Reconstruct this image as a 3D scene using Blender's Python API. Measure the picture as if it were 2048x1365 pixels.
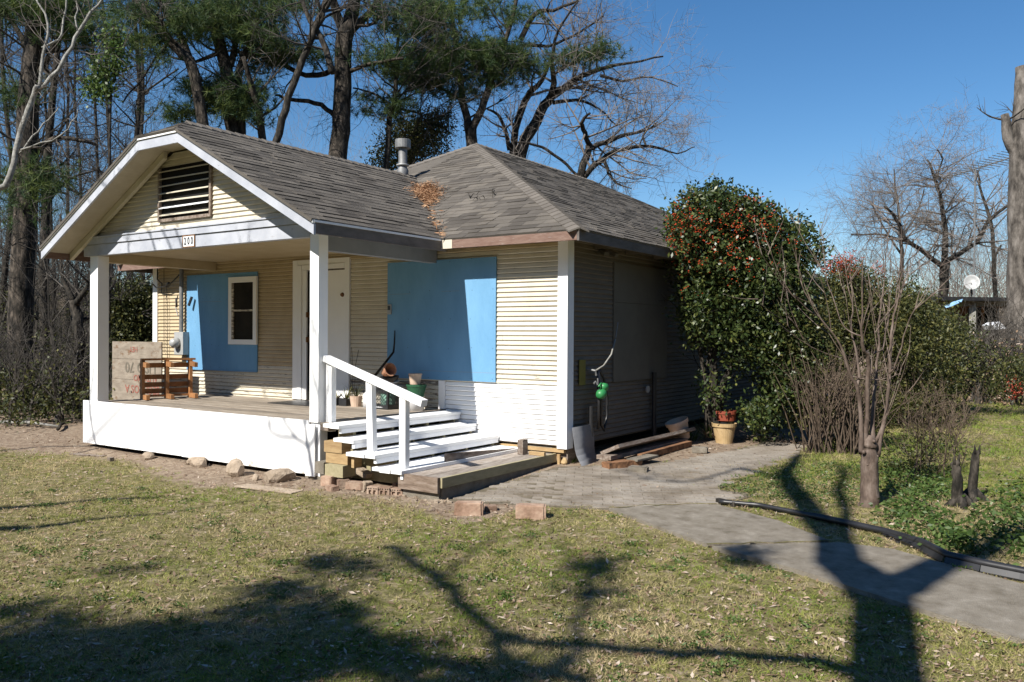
import bpy, math, random
import numpy as np
from mathutils import Vector, Matrix
R_ = math.radians
scn = bpy.context.scene
for o in list(bpy.data.objects): bpy.data.objects.remove(o)
# ---------------------------------------------------------------- camera
FPX = 1684.9; YAW = R_(34.196); PITCH = R_(-0.372); ROLL = R_(0.323); EZ = 1.74
cam_d = bpy.data.cameras.new('camera'); cam = bpy.data.objects.new('camera', cam_d)
scn.collection.objects.link(cam); scn.camera = cam
cam_d.sensor_width = 36; cam_d.lens = 36*FPX/2048; cam_d.clip_start = .05; cam_d.clip_end = 2000
cam.matrix_world = (Matrix.Translation((0, 0, EZ)) @ Matrix.Rotation(YAW, 4, 'Z') @ Matrix.Rotation(math.pi/2+PITCH, 4, 'X')
                    @ Matrix.Rotation(ROLL, 4, 'Z'))
# ---------------------------------------------------------------- light
SUN = Vector((-.10, -1.0, .92)).normalized()
w = bpy.data.worlds.new('World'); scn.world = w; w.use_nodes = True
nt = w.node_tree; bg = nt.nodes['Background']
sky = nt.nodes.new('ShaderNodeTexSky'); sky.sky_type = 'NISHITA'; sky.sun_disc = False
sky.sun_elevation = math.asin(SUN.z); sky.sun_rotation = math.atan2(SUN.x, SUN.y)
sky.altitude = 50; sky.air_density = 1.0; sky.dust_density = .1; sky.ozone_density = 4.0
hs = nt.nodes.new('ShaderNodeHueSaturation'); hs.inputs['Saturation'].default_value = 1.22
nt.links.new(sky.outputs[0], hs.inputs['Color']); nt.links.new(hs.outputs[0], bg.inputs[0]); bg.inputs[1].default_value = .07
sl = bpy.data.lights.new('sun', 'SUN'); sl.energy = 5.0; sl.angle = R_(.53); sl.color = (1, .95, .87)
so = bpy.data.objects.new('sun', sl); scn.collection.objects.link(so)
so.rotation_euler = SUN.to_track_quat('Z', 'Y').to_euler()
scn.view_settings.view_transform = 'Standard'; scn.view_settings.look = 'None'
scn.view_settings.exposure = 0.78; scn.view_settings.gamma = 1
# ---------------------------------------------------------------- projection helpers: a pixel of the plan survey -> a place
F0 = Vector((-math.sin(YAW), math.cos(YAW), 0)); R0 = Vector((math.cos(YAW), math.sin(YAW), 0)); U0 = Vector((0, 0, 1))
def ray(u, v):
    a = (u-1024)/FPX; b = (682.5-v)/FPX
    a, b = a*math.cos(ROLL)+b*math.sin(ROLL), -a*math.sin(ROLL)+b*math.cos(ROLL)
    return F0*(math.cos(PITCH)-b*math.sin(PITCH)) + R0*a + U0*(math.sin(PITCH)+b*math.cos(PITCH))
def at(u, v, X=None, Y=None, Z=None, D=None):
    d = ray(u, v)
    t = X/d.x if X is not None else Y/d.y if Y is not None else (Z-EZ)/d.z if Z is not None else D
    return Vector((0, 0, EZ)) + d*t
def sst(a, b, x):
    t = min(1, max(0, (x-a)/(b-a))); return t*t*(3-2*t)
def gz(x, y):                                             # height of the ground
    return .2*sst(4.5, 11, y) + .012*math.sin(x*1.7+y*.6)*math.sin(y*1.3-x*.4)
def G(u, v):
    z = 0
    for _ in range(12):
        p = at(u, v, Z=z); z = gz(p.x, p.y)
    return Vector((p.x, p.y, z))
# ---------------------------------------------------------------- object helpers
COL = scn.collection
def tag(o, label=None, cat=None, group=None, kind=None):
    if label: o['label'] = label
    if cat: o['category'] = cat
    if group: o['group'] = group
    if kind: o['kind'] = kind
    return o
def empty(name, label, cat, loc=(0, 0, 0), group=None):
    o = bpy.data.objects.new(name, None); COL.objects.link(o); o.location = loc; o.empty_display_size = .1
    return tag(o, label, cat, group)
class MB:
    def __init__(s): s.v = []; s.f = []; s.t = []
    def add(s, vs, fs, t=.5):
        n = len(s.v); s.v += [tuple(p) for p in vs]
        for f in fs: s.f.append(tuple(i+n for i in f)); s.t.append(t)
        return s
    def box(s, a, b, t=.5, M=None):
        x0, y0, z0 = a; x1, y1, z1 = b
        vs = [(x0,y0,z0),(x1,y0,z0),(x1,y1,z0),(x0,y1,z0),(x0,y0,z1),(x1,y0,z1),(x1,y1,z1),(x0,y1,z1)]
        if M is not None: vs = [M @ Vector(p) for p in vs]
        return s.add(vs, [(0,3,2,1),(4,5,6,7),(0,1,5,4),(1,2,6,5),(2,3,7,6),(3,0,4,7)], t)
    def bar(s, p, q, w, h, up=(0,0,1), t=.5):              # box between two points
        p = Vector(p); q = Vector(q); d = (q-p); L = d.length; d.normalize()
        x = d.cross(Vector(up)); x.normalize(); u = x.cross(d)
        M = Matrix((x, d, u)).transposed().to_4x4(); M.translation = p
        return s.box((-w/2, 0, -h/2), (w/2, L, h/2), t, M)
    def prism(s, pts, ext, t=.5):                          # planar polygon pushed along ext
        n = len(pts); e = Vector(ext); vs = [Vector(p) for p in pts]; vs += [p+e for p in vs]
        fs = [tuple(range(n-1, -1, -1)), tuple(range(n, 2*n))] + [(i, (i+1) % n, n+(i+1) % n, n+i) for i in range(n)]
        return s.add(vs, fs, t)
    def tube(s, pts, rad, n=6, t=.5, cap=True):
        if not hasattr(rad, '__len__'): rad = [rad]*len(pts)
        pts = [Vector(p) for p in pts]; base = len(s.v); m = len(pts); ref = None
        for i, p in enumerate(pts):
            d = pts[min(i+1, m-1)]-pts[max(i-1, 0)]
            if d.length < 1e-9: d = Vector((0, 0, 1))
            d.normalize()
            if ref is None:
                ref = Vector((1, 0, 0)) if abs(d.x) < .8 else Vector((0, 1, 0))
            x = d.cross(ref); x.normalize(); y = d.cross(x); ref = -y if False else ref
            for k in range(n):
                a = 2*math.pi*k/n; c = p + (x*math.cos(a)+y*math.sin(a))*rad[i]; s.v.append((c.x, c.y, c.z))
        for i in range(m-1):
            for k in range(n):
                k2 = (k+1) % n; a = base+i*n
                s.f.append((a+k, a+k2, a+n+k2, a+n+k)); s.t.append(t)
        if cap:
            s.f.append(tuple(base+k for k in range(n-1, -1, -1))); s.t.append(t)
            s.f.append(tuple(base+(m-1)*n+k for k in range(n))); s.t.append(t)
        return s
    def lathe(s, prof, c=(0, 0, 0), n=20, t=.5, M=None):   # prof: (r, z)
        base = len(s.v)
        for r, z in prof:
            for k in range(n):
                a = 2*math.pi*k/n; p = Vector((r*math.cos(a), r*math.sin(a), z))
                if M is not None: p = M @ p
                p = p+Vector(c); s.v.append((p.x, p.y, p.z))
        for i in range(len(prof)-1):
            for k in range(n):
                k2 = (k+1) % n; a = base+i*n; s.f.append((a+k, a+k2, a+n+k2, a+n+k)); s.t.append(t)
        if prof[0][0] > 1e-4: s.f.append(tuple(base+k for k in range(n-1, -1, -1))); s.t.append(t)
        return s
    def build(s, name, mat, parent=None, smooth=False, kind=None):
        me = bpy.data.meshes.new(name); me.from_pydata(s.v, [], s.f)
        at_ = me.attributes.new('tint', 'FLOAT', 'FACE'); at_.data.foreach_set('value', s.t)
        if smooth: me.polygons.foreach_set('use_smooth', [True]*len(s.f))
        me.materials.append(mat); me.update()
        o = bpy.data.objects.new(name, me); COL.objects.link(o)
        if parent is not None:
            o.parent = parent; o.matrix_parent_inverse = Matrix.Translation(-world_loc(parent))
        if kind: o['kind'] = kind
        return o
def world_loc(p):
    l = p.location.copy()
    while p.parent is not None:
        l = l + p.matrix_parent_inverse.translation; p = p.parent; l = l + p.location
    return l
def soup(name, V, nper, tint, mat, parent=None, kind=None):  # V (N*nper,3)
    N = len(V)//nper; me = bpy.data.meshes.new(name)
    me.vertices.add(len(V)); me.vertices.foreach_set('co', np.asarray(V, np.float32).ravel())
    me.loops.add(len(V)); me.loops.foreach_set('vertex_index', np.arange(len(V), dtype=np.int32))
    me.polygons.add(N); me.polygons.foreach_set('loop_start', np.arange(0, len(V), nper, dtype=np.int32))
    try: me.polygons.foreach_set('loop_total', np.full(N, nper, np.int32))
    except Exception: pass
    a = me.attributes.new('tint', 'FLOAT', 'FACE'); a.data.foreach_set('value', np.asarray(tint, np.float32))
    me.materials.append(mat); me.update(calc_edges=True)
    o = bpy.data.objects.new(name, me); COL.objects.link(o)
    if parent is not None:
        o.parent = parent; o.matrix_parent_inverse = Matrix.Translation(-world_loc(parent))
    if kind: o['kind'] = kind
    return o
def unit(a): return a/np.maximum(np.linalg.norm(a, axis=1, keepdims=True), 1e-9)
# ---------------------------------------------------------------- materials
def mat(name, cols, scale=8, rough=.8, bump=.0, bscale=60, stretch=(1, 1, 1), tint=None, rnd=0, spec=.3, metal=0,
        pos=.5, detail=6, transl=0, coat=0, lo=.3, hi=.7):
    m = bpy.data.materials.new(name); m.use_nodes = True; n = m.node_tree.nodes; L = m.node_tree.links
    b = n['Principled BSDF']; b.inputs['Roughness'].default_value = rough; b.inputs['Metallic'].default_value = metal
    b.inputs['Specular IOR Level'].default_value = spec
    if coat: b.inputs['Coat Weight'].default_value = coat
    g = n.new('ShaderNodeNewGeometry'); mp = n.new('ShaderNodeMapping'); mp.inputs['Scale'].default_value = stretch
    L.new(g.outputs['Position'], mp.inputs[0])
    tx = n.new('ShaderNodeTexNoise'); tx.inputs['Scale'].default_value = scale; tx.inputs['Detail'].default_value = detail
    tx.inputs['Roughness'].default_value = .65; L.new(mp.outputs[0], tx.inputs[0])
    r = n.new('ShaderNodeValToRGB'); L.new(tx.outputs[0], r.inputs[0])
    e = r.color_ramp.elements
    while len(e) < len(cols): e.new(.5)
    for i, c in enumerate(cols):
        e[i].position = lo+(hi-lo)*i/max(1, len(cols)-1); e[i].color = (*c, 1)
    out = r.outputs[0]
    if tint:
        a = n.new('ShaderNodeAttribute'); a.attribute_name = 'tint'
        r2 = n.new('ShaderNodeValToRGB'); L.new(a.outputs['Fac'], r2.inputs[0]); e2 = r2.color_ramp.elements
        while len(e2) < len(tint): e2.new(.5)
        for i, c in enumerate(tint): e2[i].position = i/max(1, len(tint)-1); e2[i].color = (*c, 1)
        mx = n.new('ShaderNodeMix'); mx.data_type = 'RGBA'; mx.blend_type = 'MULTIPLY'; mx.inputs[0].default_value = 1
        L.new(out, mx.inputs[6]); L.new(r2.outputs[0], mx.inputs[7]); out = mx.outputs[2]
    if rnd:
        oi = n.new('ShaderNodeObjectInfo'); hs = n.new('ShaderNodeHueSaturation'); mr = n.new('ShaderNodeMapRange')
        mr.inputs[3].default_value = 1-rnd; mr.inputs[4].default_value = 1+rnd
        L.new(oi.outputs['Random'], mr.inputs[0]); L.new(mr.outputs[0], hs.inputs['Value']); L.new(out, hs.inputs['Color']); out = hs.outputs[0]
    L.new(out, b.inputs['Base Color'])
    if bump:
        t2 = n.new('ShaderNodeTexNoise'); t2.inputs['Scale'].default_value = bscale; t2.inputs['Detail'].default_value = 5
        L.new(mp.outputs[0], t2.inputs[0]); bp = n.new('ShaderNodeBump'); bp.inputs['Strength'].default_value = bump
        bp.inputs['Distance'].default_value = .02; L.new(t2.outputs[0], bp.inputs['Height']); L.new(bp.outputs[0], b.inputs['Normal'])
    if transl:
        tr = n.new('ShaderNodeBsdfTranslucent'); L.new(out, tr.inputs[0]); ms = n.new('ShaderNodeMixShader'); ms.inputs[0].default_value = transl
        L.new(b.outputs[0], ms.inputs[1]); L.new(tr.outputs[0], ms.inputs[2]); L.new(ms.outputs[0], n['Material Output'].inputs[0])
    m['out'] = out.node.name
    return m
def peel(m, under, scale=9, stretch=(1, 1, 6), z0=None, z1=None, amt=.5, amt2=None, hard=.03):
    """paint m worn through to bare wood: mask from a stretched noise, more worn low down if z0,z1 given"""
    n = m.node_tree.nodes; L = m.node_tree.links; b = n['Principled BSDF']; src = b.inputs['Base Color'].links[0].from_socket
    g = n.new('ShaderNodeNewGeometry'); mp = n.new('ShaderNodeMapping'); mp.inputs['Scale'].default_value = stretch; L.new(g.outputs['Position'], mp.inputs[0])
    t = n.new('ShaderNodeTexNoise'); t.inputs['Scale'].default_value = scale; t.inputs['Detail'].default_value = 10; t.inputs['Roughness'].default_value = .72
    L.new(mp.outputs[0], t.inputs[0]); val = t.outputs[0]
    mr = n.new('ShaderNodeMapRange'); mr.inputs[1].default_value = amt; mr.inputs[2].default_value = amt+hard
    if z0 is not None:
        sp = n.new('ShaderNodeSeparateXYZ'); L.new(g.outputs['Position'], sp.inputs[0]); mz = n.new('ShaderNodeMapRange')
        mz.inputs[1].default_value = z0; mz.inputs[2].default_value = z1; mz.inputs[3].default_value = amt2-amt; mz.inputs[4].default_value = 0
        L.new(sp.outputs[2], mz.inputs[0]); su = n.new('ShaderNodeMath'); su.operation = 'SUBTRACT'; L.new(val, su.inputs[0]); L.new(mz.outputs[0], su.inputs[1]); val = su.outputs[0]
    L.new(val, mr.inputs[0])
    t3 = n.new('ShaderNodeTexNoise'); t3.inputs['Scale'].default_value = 30; t3.inputs['Detail'].default_value = 4; L.new(mp.outputs[0], t3.inputs[0])
    rr = n.new('ShaderNodeValToRGB'); rr.color_ramp.elements[0].position = .3; rr.color_ramp.elements[1].position = .7
    rr.color_ramp.elements[0].color = (*[c*.6 for c in under], 1); rr.color_ramp.elements[1].color = (*under, 1); L.new(t3.outputs[0], rr.inputs[0])
    mx = n.new('ShaderNodeMix'); mx.data_type = 'RGBA'; L.new(mr.outputs[0], mx.inputs[0]); L.new(src, mx.inputs[6]); L.new(rr.outputs[0], mx.inputs[7])
    L.new(mx.outputs[2], b.inputs['Base Color'])
    bp = n.new('ShaderNodeBump'); bp.inputs['Strength'].default_value = .35; bp.inputs['Distance'].default_value = .004; bp.invert = True
    L.new(mr.outputs[0], bp.inputs['Height']); L.new(bp.outputs[0], b.inputs['Normal'])
    return m
M = {}
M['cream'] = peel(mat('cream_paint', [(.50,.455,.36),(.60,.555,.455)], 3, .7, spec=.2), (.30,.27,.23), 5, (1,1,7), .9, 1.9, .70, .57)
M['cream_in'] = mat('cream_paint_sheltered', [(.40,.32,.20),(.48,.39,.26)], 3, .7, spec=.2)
M['worn'] = peel(mat('worn_cream_paint', [(.50,.46,.37),(.62,.58,.48)], 4, .8, spec=.2), (.24,.21,.18), 5, (1,1,7), amt=.50)
M['white'] = peel(mat('white_paint', [(.78,.78,.77),(.83,.83,.82)], 3, .55), (.4,.38,.34), 14, (1,1,1), amt=.74)
M['fresh'] = mat('fresh_white_paint', [(.80,.80,.80),(.84,.84,.83)], 3, .5, bump=.05, bscale=25)
M['whitewood'] = peel(mat('thin_white_paint', [(.70,.72,.75),(.80,.81,.83)], 5, .6), (.42,.38,.36), 7, (1,1,1), amt=.62, hard=.12)
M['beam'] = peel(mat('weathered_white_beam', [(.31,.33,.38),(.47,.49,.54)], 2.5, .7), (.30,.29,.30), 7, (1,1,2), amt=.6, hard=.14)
M['skirt'] = peel(mat('skirt_white_paint', [(.74,.74,.74),(.80,.80,.80)], 2, .55, bump=.06, bscale=20), (.42,.35,.28), 9, (1,1,1), .10, .42, .78, .52, .1)
M['sidewall'] = peel(mat('grey_worn_siding', [(.12,.105,.085),(.175,.15,.12)], 2, .85, spec=.15, stretch=(1,1,4)), (.15,.14,.13), 6, (1,1,7), 1.4, 2.6, .70, .50, .10)
M['blue'] = mat('blue_painted_plywood', [(.108,.258,.43),(.15,.325,.52)], 2.6, .6, bump=.2, bscale=22, stretch=(1,1,.35))
M['sideply'] = mat('grey_plywood', [(.10,.092,.078),(.13,.122,.10)], 2, .85)
M['fasciaw'] = peel(mat('weathered_fascia', [(.13,.075,.058),(.22,.15,.12)], 6, .85, stretch=(1,1,5)), (.40,.36,.34), 8, (1,1,6), amt=.6, hard=.1)
M['fasciad'] = peel(mat('dark_fascia', [(.07,.065,.06),(.16,.14,.13)], 3, .85, stretch=(1,1,3)), (.20,.16,.14), 5, (1,1,3), amt=.58, hard=.1)
M['greyboard'] = mat('grey_painted_board', [(.20,.21,.23),(.25,.26,.28)], 4, .7)
M['floor'] = mat('weathered_floor', [(.13,.105,.08),(.26,.22,.175),(.34,.30,.25)], 6, .8, bump=.3, bscale=30, stretch=(.5,6,1), rnd=.2)
M['shingle'] = mat('asphalt_shingle', [(.088,.079,.069),(.142,.129,.113)], 1.5, .95, bump=.5, bscale=400, tint=[(.72,.72,.73),(1,1,1),(1.25,1.24,1.22)], rnd=.12, spec=.1)
M['cap'] = mat('ridge_cap', [(.115,.103,.09),(.16,.145,.128)], 3, .95, bump=.3, bscale=300, rnd=.12, spec=.1)
M['galv'] = mat('galvanised', [(.14,.145,.145),(.24,.24,.24)], 12, .6, metal=.4)
M['greymetal'] = mat('grey_metal', [(.32,.33,.33),(.42,.42,.41)], 12, .5, metal=.2)
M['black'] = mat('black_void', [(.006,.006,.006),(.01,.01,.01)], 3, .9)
M['blackpl'] = mat('black_plastic', [(.012,.012,.013),(.025,.025,.027)], 9, .4, spec=.5)
M['pine'] = mat('fresh_lumber', [(.27,.175,.085),(.42,.30,.155)], 7, .7, stretch=(1,1,4), rnd=.15)
M['lumber'] = mat('orange_lumber', [(.20,.09,.035),(.38,.19,.08)], 7, .6, stretch=(4,1,1), rnd=.2)
M['treated'] = mat('treated_lumber', [(.24,.21,.12),(.34,.30,.19)], 7, .8, stretch=(5,1,4))
M['plankwood'] = mat('sunbleached_plank', [(.17,.135,.105),(.28,.24,.205),(.36,.325,.29)], 6, .85, bump=.3, bscale=30, stretch=(5,1,5), rnd=.15)
M['brownstem'] = mat('brown_stem', [(.03,.021,.014),(.07,.05,.035),(.125,.095,.068)], 12, .9)
M['endwood'] = mat('brown_end_board', [(.10,.07,.05),(.20,.15,.115),(.28,.23,.19)], 6, .85, bump=.4, bscale=30, stretch=(1,5,6))
M['oldwood'] = mat('old_grey_wood', [(.10,.07,.055),(.19,.15,.12),(.29,.255,.225)], 6, .85, bump=.4, bscale=30, stretch=(5,1,5), rnd=.2)
M['rot'] = mat('rotten_wood', [(.06,.035,.022),(.20,.10,.05),(.30,.17,.09)], 9, .95, bump=.8, bscale=30)
M['concrete'] = mat('concrete', [(.125,.107,.080),(.185,.162,.128),(.225,.20,.162),(.29,.262,.22)], 7, .95, bump=.7, bscale=160, detail=14)
M['rock'] = mat('rock', [(.22,.17,.12),(.38,.31,.24)], 7, .95, bump=.8, bscale=30, rnd=.15)
M['brick'] = mat('old_brick', [(.15,.09,.06),(.27,.18,.13),(.38,.29,.22)], 6, .95, bump=.5, bscale=22, rnd=.25)
M['paver'] = mat('worn_paver', [(.14,.115,.085),(.225,.195,.16),(.30,.27,.23)], 2.2, .95, bump=.5, bscale=70, rnd=.10, detail=12)
M['terra'] = mat('terracotta', [(.36,.16,.09),(.48,.26,.16)], 6, .8)
M['terradark'] = mat('red_plastic_pot', [(.20,.045,.025),(.27,.065,.035)], 6, .6)
M['palepot'] = mat('pale_clay_pot', [(.42,.30,.22),(.55,.42,.32)], 6, .8)
M['tan'] = mat('tan_glazed_pot', [(.36,.25,.12),(.48,.35,.19)], 9, .6)
M['greenpl'] = mat('green_plastic', [(.018,.075,.035),(.028,.10,.05)], 4, .5)
M['lime'] = mat('lime_plastic', [(.02,.17,.05),(.035,.22,.07)], 4, .45, spec=.5)
M['whitepl'] = mat('white_plastic', [(.65,.66,.68),(.75,.76,.78)], 4, .4)
M['greypl'] = mat('grey_tin', [(.16,.165,.18),(.23,.235,.25)], 4, .5, metal=.2)
M['yellow'] = mat('yellow_tag', [(.12,.10,.02),(.20,.17,.03)], 4, .6)
M['glass'] = mat('window_glass', [(.012,.011,.009),(.035,.03,.022)], 2, .7, spec=.05)
M['red'] = mat('red_paint', [(.20,.07,.05),(.30,.13,.10)], 12, .8)
M['ply'] = peel(mat('old_plywood', [(.17,.14,.11),(.30,.26,.21)], 4, .9, stretch=(1,1,3)), (.20,.13,.08), 5, (1,1,2), amt=.55, hard=.08)
M['soffitp'] = mat('dull_cream', [(.36,.32,.25),(.45,.40,.32)], 3, .8)
M['ink'] = mat('faded_ink', [(.10,.09,.07),(.17,.15,.12)], 12, .9)
M['bark'] = mat('dark_bark', [(.010,.009,.007),(.028,.024,.019),(.075,.064,.052)], 14, .95, bump=1, bscale=30, stretch=(1,1,.35), lo=.38, hi=.64)
M['pinebark'] = mat('pine_bark', [(.010,.009,.007),(.036,.030,.024),(.11,.09,.072)], 11, .95, bump=1, bscale=18, stretch=(1,1,.35), lo=.38, hi=.64)
M['greybark'] = mat('grey_stripped_bark', [(.03,.026,.022),(.10,.088,.076),(.19,.17,.15)], 5, .95, bump=1, bscale=12, stretch=(1,1,.4), lo=.36, hi=.64)
M['palebark'] = mat('pale_bark', [(.10,.095,.08),(.34,.335,.31)], 9, .8, bump=.5, bscale=30)
M['myrtle'] = mat('crape_myrtle_bark', [(.04,.028,.022),(.11,.08,.063),(.19,.15,.125)], 14, .7, stretch=(1,1,.5), bump=.3, bscale=20)
M['twig'] = mat('twig', [(.03,.027,.023),(.085,.075,.065)], 5, .9)
M['paletwig'] = mat('pale_twig', [(.10,.087,.075),(.20,.172,.15)], 5, .9)
M['needle'] = mat('pine_needles', [(.7,.7,.7),(1,1,1)], .7, .55, tint=[(.025,.055,.028),(.07,.12,.038),(.19,.23,.06)], transl=.4, spec=.3)
M['holly'] = mat('holly_leaf', [(.8,.8,.8),(1,1,1)], 2, .40, tint=[(.018,.035,.012),(.05,.075,.02),(.15,.16,.04)], transl=.2, spec=.4)
M['leaf'] = mat('shrub_leaf', [(.8,.8,.8),(1,1,1)], 2, .5, tint=[(.028,.036,.014),(.065,.075,.022),(.17,.155,.045)], transl=.25, spec=.3)
M['dry'] = mat('dry_leaf', [(.8,.8,.8),(1,1,1)], 2, .85, tint=[(.09,.055,.035),(.24,.165,.11),(.36,.27,.20),(.58,.50,.42)], transl=.1, spec=.1)
M['berry'] = mat('berry', [(.42,.045,.02),(.55,.09,.03)], 30, .35, spec=.5)
M['redleaf'] = mat('red_leaf', [(.30,.045,.025),(.42,.09,.045)], 30, .5, transl=.2)
M['grassb'] = mat('grass_blades', [(.7,.7,.7),(1,1,1)], 1.2, .6, tint=[(.56,.45,.26),(.40,.36,.15),(.27,.29,.065),(.19,.28,.045)], transl=.3, spec=.2)
M['weed'] = mat('green_weed', [(.8,.8,.8),(1,1,1)], 2, .45, tint=[(.04,.075,.018),(.08,.135,.03),(.15,.20,.06)], transl=.3, spec=.3)
M['blueflap'] = mat('blue_tarp', [(.15,.30,.48),(.25,.42,.60)], 6, .5)
# ground: soil, dead grass and moss, more soil where the attribute 'soil' says so
def ground_mat():
    m = bpy.data.materials.new('ground'); m.use_nodes = True; n = m.node_tree.nodes; L = m.node_tree.links; b = n['Principled BSDF']
    b.inputs['Roughness'].default_value = .97; b.inputs['Specular IOR Level'].default_value = .1
    g = n.new('ShaderNodeNewGeometry')
    def noise(s, d=8):
        t = n.new('ShaderNodeTexNoise'); t.inputs['Scale'].default_value = s; t.inputs['Detail'].default_value = d; t.inputs['Roughness'].default_value = .7
        L.new(g.outputs['Position'], t.inputs[0]); return t.outputs[0]
    def ramp(s, st):
        r = n.new('ShaderNodeValToRGB'); L.new(s, r.inputs[0]); e = r.color_ramp.elements
        while len(e) < len(st): e.new(.5)
        for i, (p, c) in enumerate(st): e[i].position = p; e[i].color = (*c, 1)
        return r.outputs[0]
    def mix(f, a, c):
        x = n.new('ShaderNodeMix'); x.data_type = 'RGBA'; L.new(f, x.inputs[0]); L.new(a, x.inputs[6]); L.new(c, x.inputs[7]); return x.outputs[2]
    soil = ramp(noise(11), [(.3, (.13,.085,.06)), (.5, (.24,.185,.135)), (.7, (.35,.285,.215))])
    turf = ramp(noise(9, 12), [(.32, (.05,.045,.022)), (.44, (.13,.125,.045)), (.56, (.21,.175,.095)), (.68, (.36,.29,.21))])
    at_ = n.new('ShaderNodeAttribute'); at_.attribute_name = 'soil'
    ad = n.new('ShaderNodeMath'); ad.operation = 'ADD'; L.new(at_.outputs['Fac'], ad.inputs[0]); L.new(noise(2.5), ad.inputs[1])
    mr = n.new('ShaderNodeMapRange'); mr.inputs[1].default_value = .75; mr.inputs[2].default_value = 1.15; L.new(ad.outputs[0], mr.inputs[0])
    L.new(mix(mr.outputs[0], turf, soil), b.inputs['Base Color'])
    bp = n.new('ShaderNodeBump'); bp.inputs['Strength'].default_value = .9; bp.inputs['Distance'].default_value = .03
    L.new(noise(28, 10), bp.inputs['Height']); L.new(bp.outputs[0], b.inputs['Normal'])
    return m
M['ground'] = ground_mat()
rng = np.random.default_rng(7); random.seed(7)
def soilness(x, y):
    s = 0
    if y > 4.8 and x < -4.6: s = sst(5.75, 6.55, y+.25*math.sin(x*1.3)) * (1-sst(9.5, 13, y)*.3)
    if x > -5.4 and x < -3.2 and y > 8.9 and y < 14.2: s = max(s, sst(8.9, 9.4, y))
    if x < -12: s = max(s, .55*sst(4.5, 7, y))
    return s
# ---------------------------------------------------------------- ground
def grid(name, xs, ys, hole=None):
    V = []; Fc = []; so_ = []
    for y in ys:
        for x in xs: V.append((x, y, gz(x, y))); so_.append(soilness(x, y))
    nx = len(xs)
    for j in range(len(ys)-1):
        for i in range(nx-1): Fc.append((j*nx+i, j*nx+i+1, (j+1)*nx+i+1, (j+1)*nx+i))
    me = bpy.data.meshes.new(name); me.from_pydata(V, [], Fc); a = me.attributes.new('soil', 'FLOAT', 'POINT'); a.data.foreach_set('value', so_)
    me.materials.append(M['ground']); me.polygons.foreach_set('use_smooth', [True]*len(Fc)); me.update()
    o = bpy.data.objects.new(name, me); COL.objects.link(o); o['kind'] = 'structure'; return o
def axis(lo, hi, step, far):
    a = list(np.arange(lo, hi, step)); l = []; s = step; x = lo
    while x > -far: s *= 1.35; x -= s; l.append(x)
    r = []; s = step; x = a[-1]
    while x < far: s *= 1.35; x += s; r.append(x)
    return l[::-1]+a+r
grid('ground', axis(-18, 6, .15, 600), axis(-1, 20, .15, 600))
# paths
def sheet(name, px, m, h=.012, thick=.06, pts=None, label=None):
    P = [G(*p) for p in px] if pts is None else pts
    mb = MB(); top = [Vector((p.x, p.y, gz(p.x, p.y)+h)) for p in P]; mb.prism([p-Vector((0, 0, thick)) for p in top], (0, 0, thick))
    o = mb.build(name, m); o['kind'] = 'structure'
    if label: o['label'] = label
    return o
sheet('concrete_path', [(1222,1021),(1330,1013),(1440,1011),(1560,1042),(1662,1081),(1560,1085),(1418,1091),(1330,1060)], M['concrete'], .03)
sheet('concrete_path', [(1428,1096),(1560,1090),(1684,1086),(1790,1098),(1870,1120),(1960,1143),(2048,1166),(2200,1205),(2200,1320),(2048,1278),(1840,1217),(1720,1180),(1600,1142)], M['concrete'], .034)
rc = random.Random(4); crk = MB()
for (u0, v0, u1, v1) in ((1418,1093,1672,1083), (1222,1020,1440,1010)):
    a_ = G(u0, v0); b_ = G(u1, v1); pr_v = a_; n_c = 12
    for i in range(1, n_c+1):
        p_ = a_.lerp(b_, i/n_c)+Vector((rc.gauss(0, .02), rc.gauss(0, .02), 0)); 
        q0_, q1_ = [Vector((w_.x, w_.y, gz(w_.x, w_.y)+.0365)) for w_ in (pr_v, p_)]; crk.bar(q0_, q1_, rc.uniform(.006, .018), .004); pr_v = p_
tag(crk.build('soil_joints', M['ground']), 'dark soil filling the cracks and joints of the concrete path', 'soil', kind='stuff')
# worn pavers of the side path
PV = [G(*p) for p in [(893,1004),(1010,1010),(1110,1014),(1240,1020),(1440,1008),(1520,985),(1440,976),(1500,950),(1600,908),(1606,884),(1540,878),(1480,893),(1300,925),(1118,934)]]
def inside(x, y, P):
    c = False; n = len(P)
    for i in range(n):
        a, b = P[i], P[(i+1) % n]
        if (a.y > y) != (b.y > y) and x < (b.x-a.x)*(y-a.y)/(b.y-a.y)+a.x: c = not c
    return c
pav = sheet('paved_path', None, mat('path_joint', [(.085,.07,.045),(.16,.135,.10)], 8, .97, bump=.4, bscale=60), .006, pts=PV)
pm = MB().box((-.099, -.049, -.03), (.099, .049, .0)); pmo = None; stuffp = MB(); cnt = 0; cells = []
ca, sa = math.cos(.5), math.sin(.5)
for i in range(-90, 90):
    for j in range(-90, 90):
        x0 = i*.204+(j % 2)*.1; y0 = j*.104; x = -3.8+x0*ca-y0*sa; y = 9.5+x0*sa+y0*ca
        if inside(x, y, PV) and all(inside(x+dx*.07, y+dy*.07, PV) for dx, dy in ((1,0),(-1,0),(0,1),(0,-1))): cells.append((x*-.562+y*.827, x, y))
cells.sort()
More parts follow.
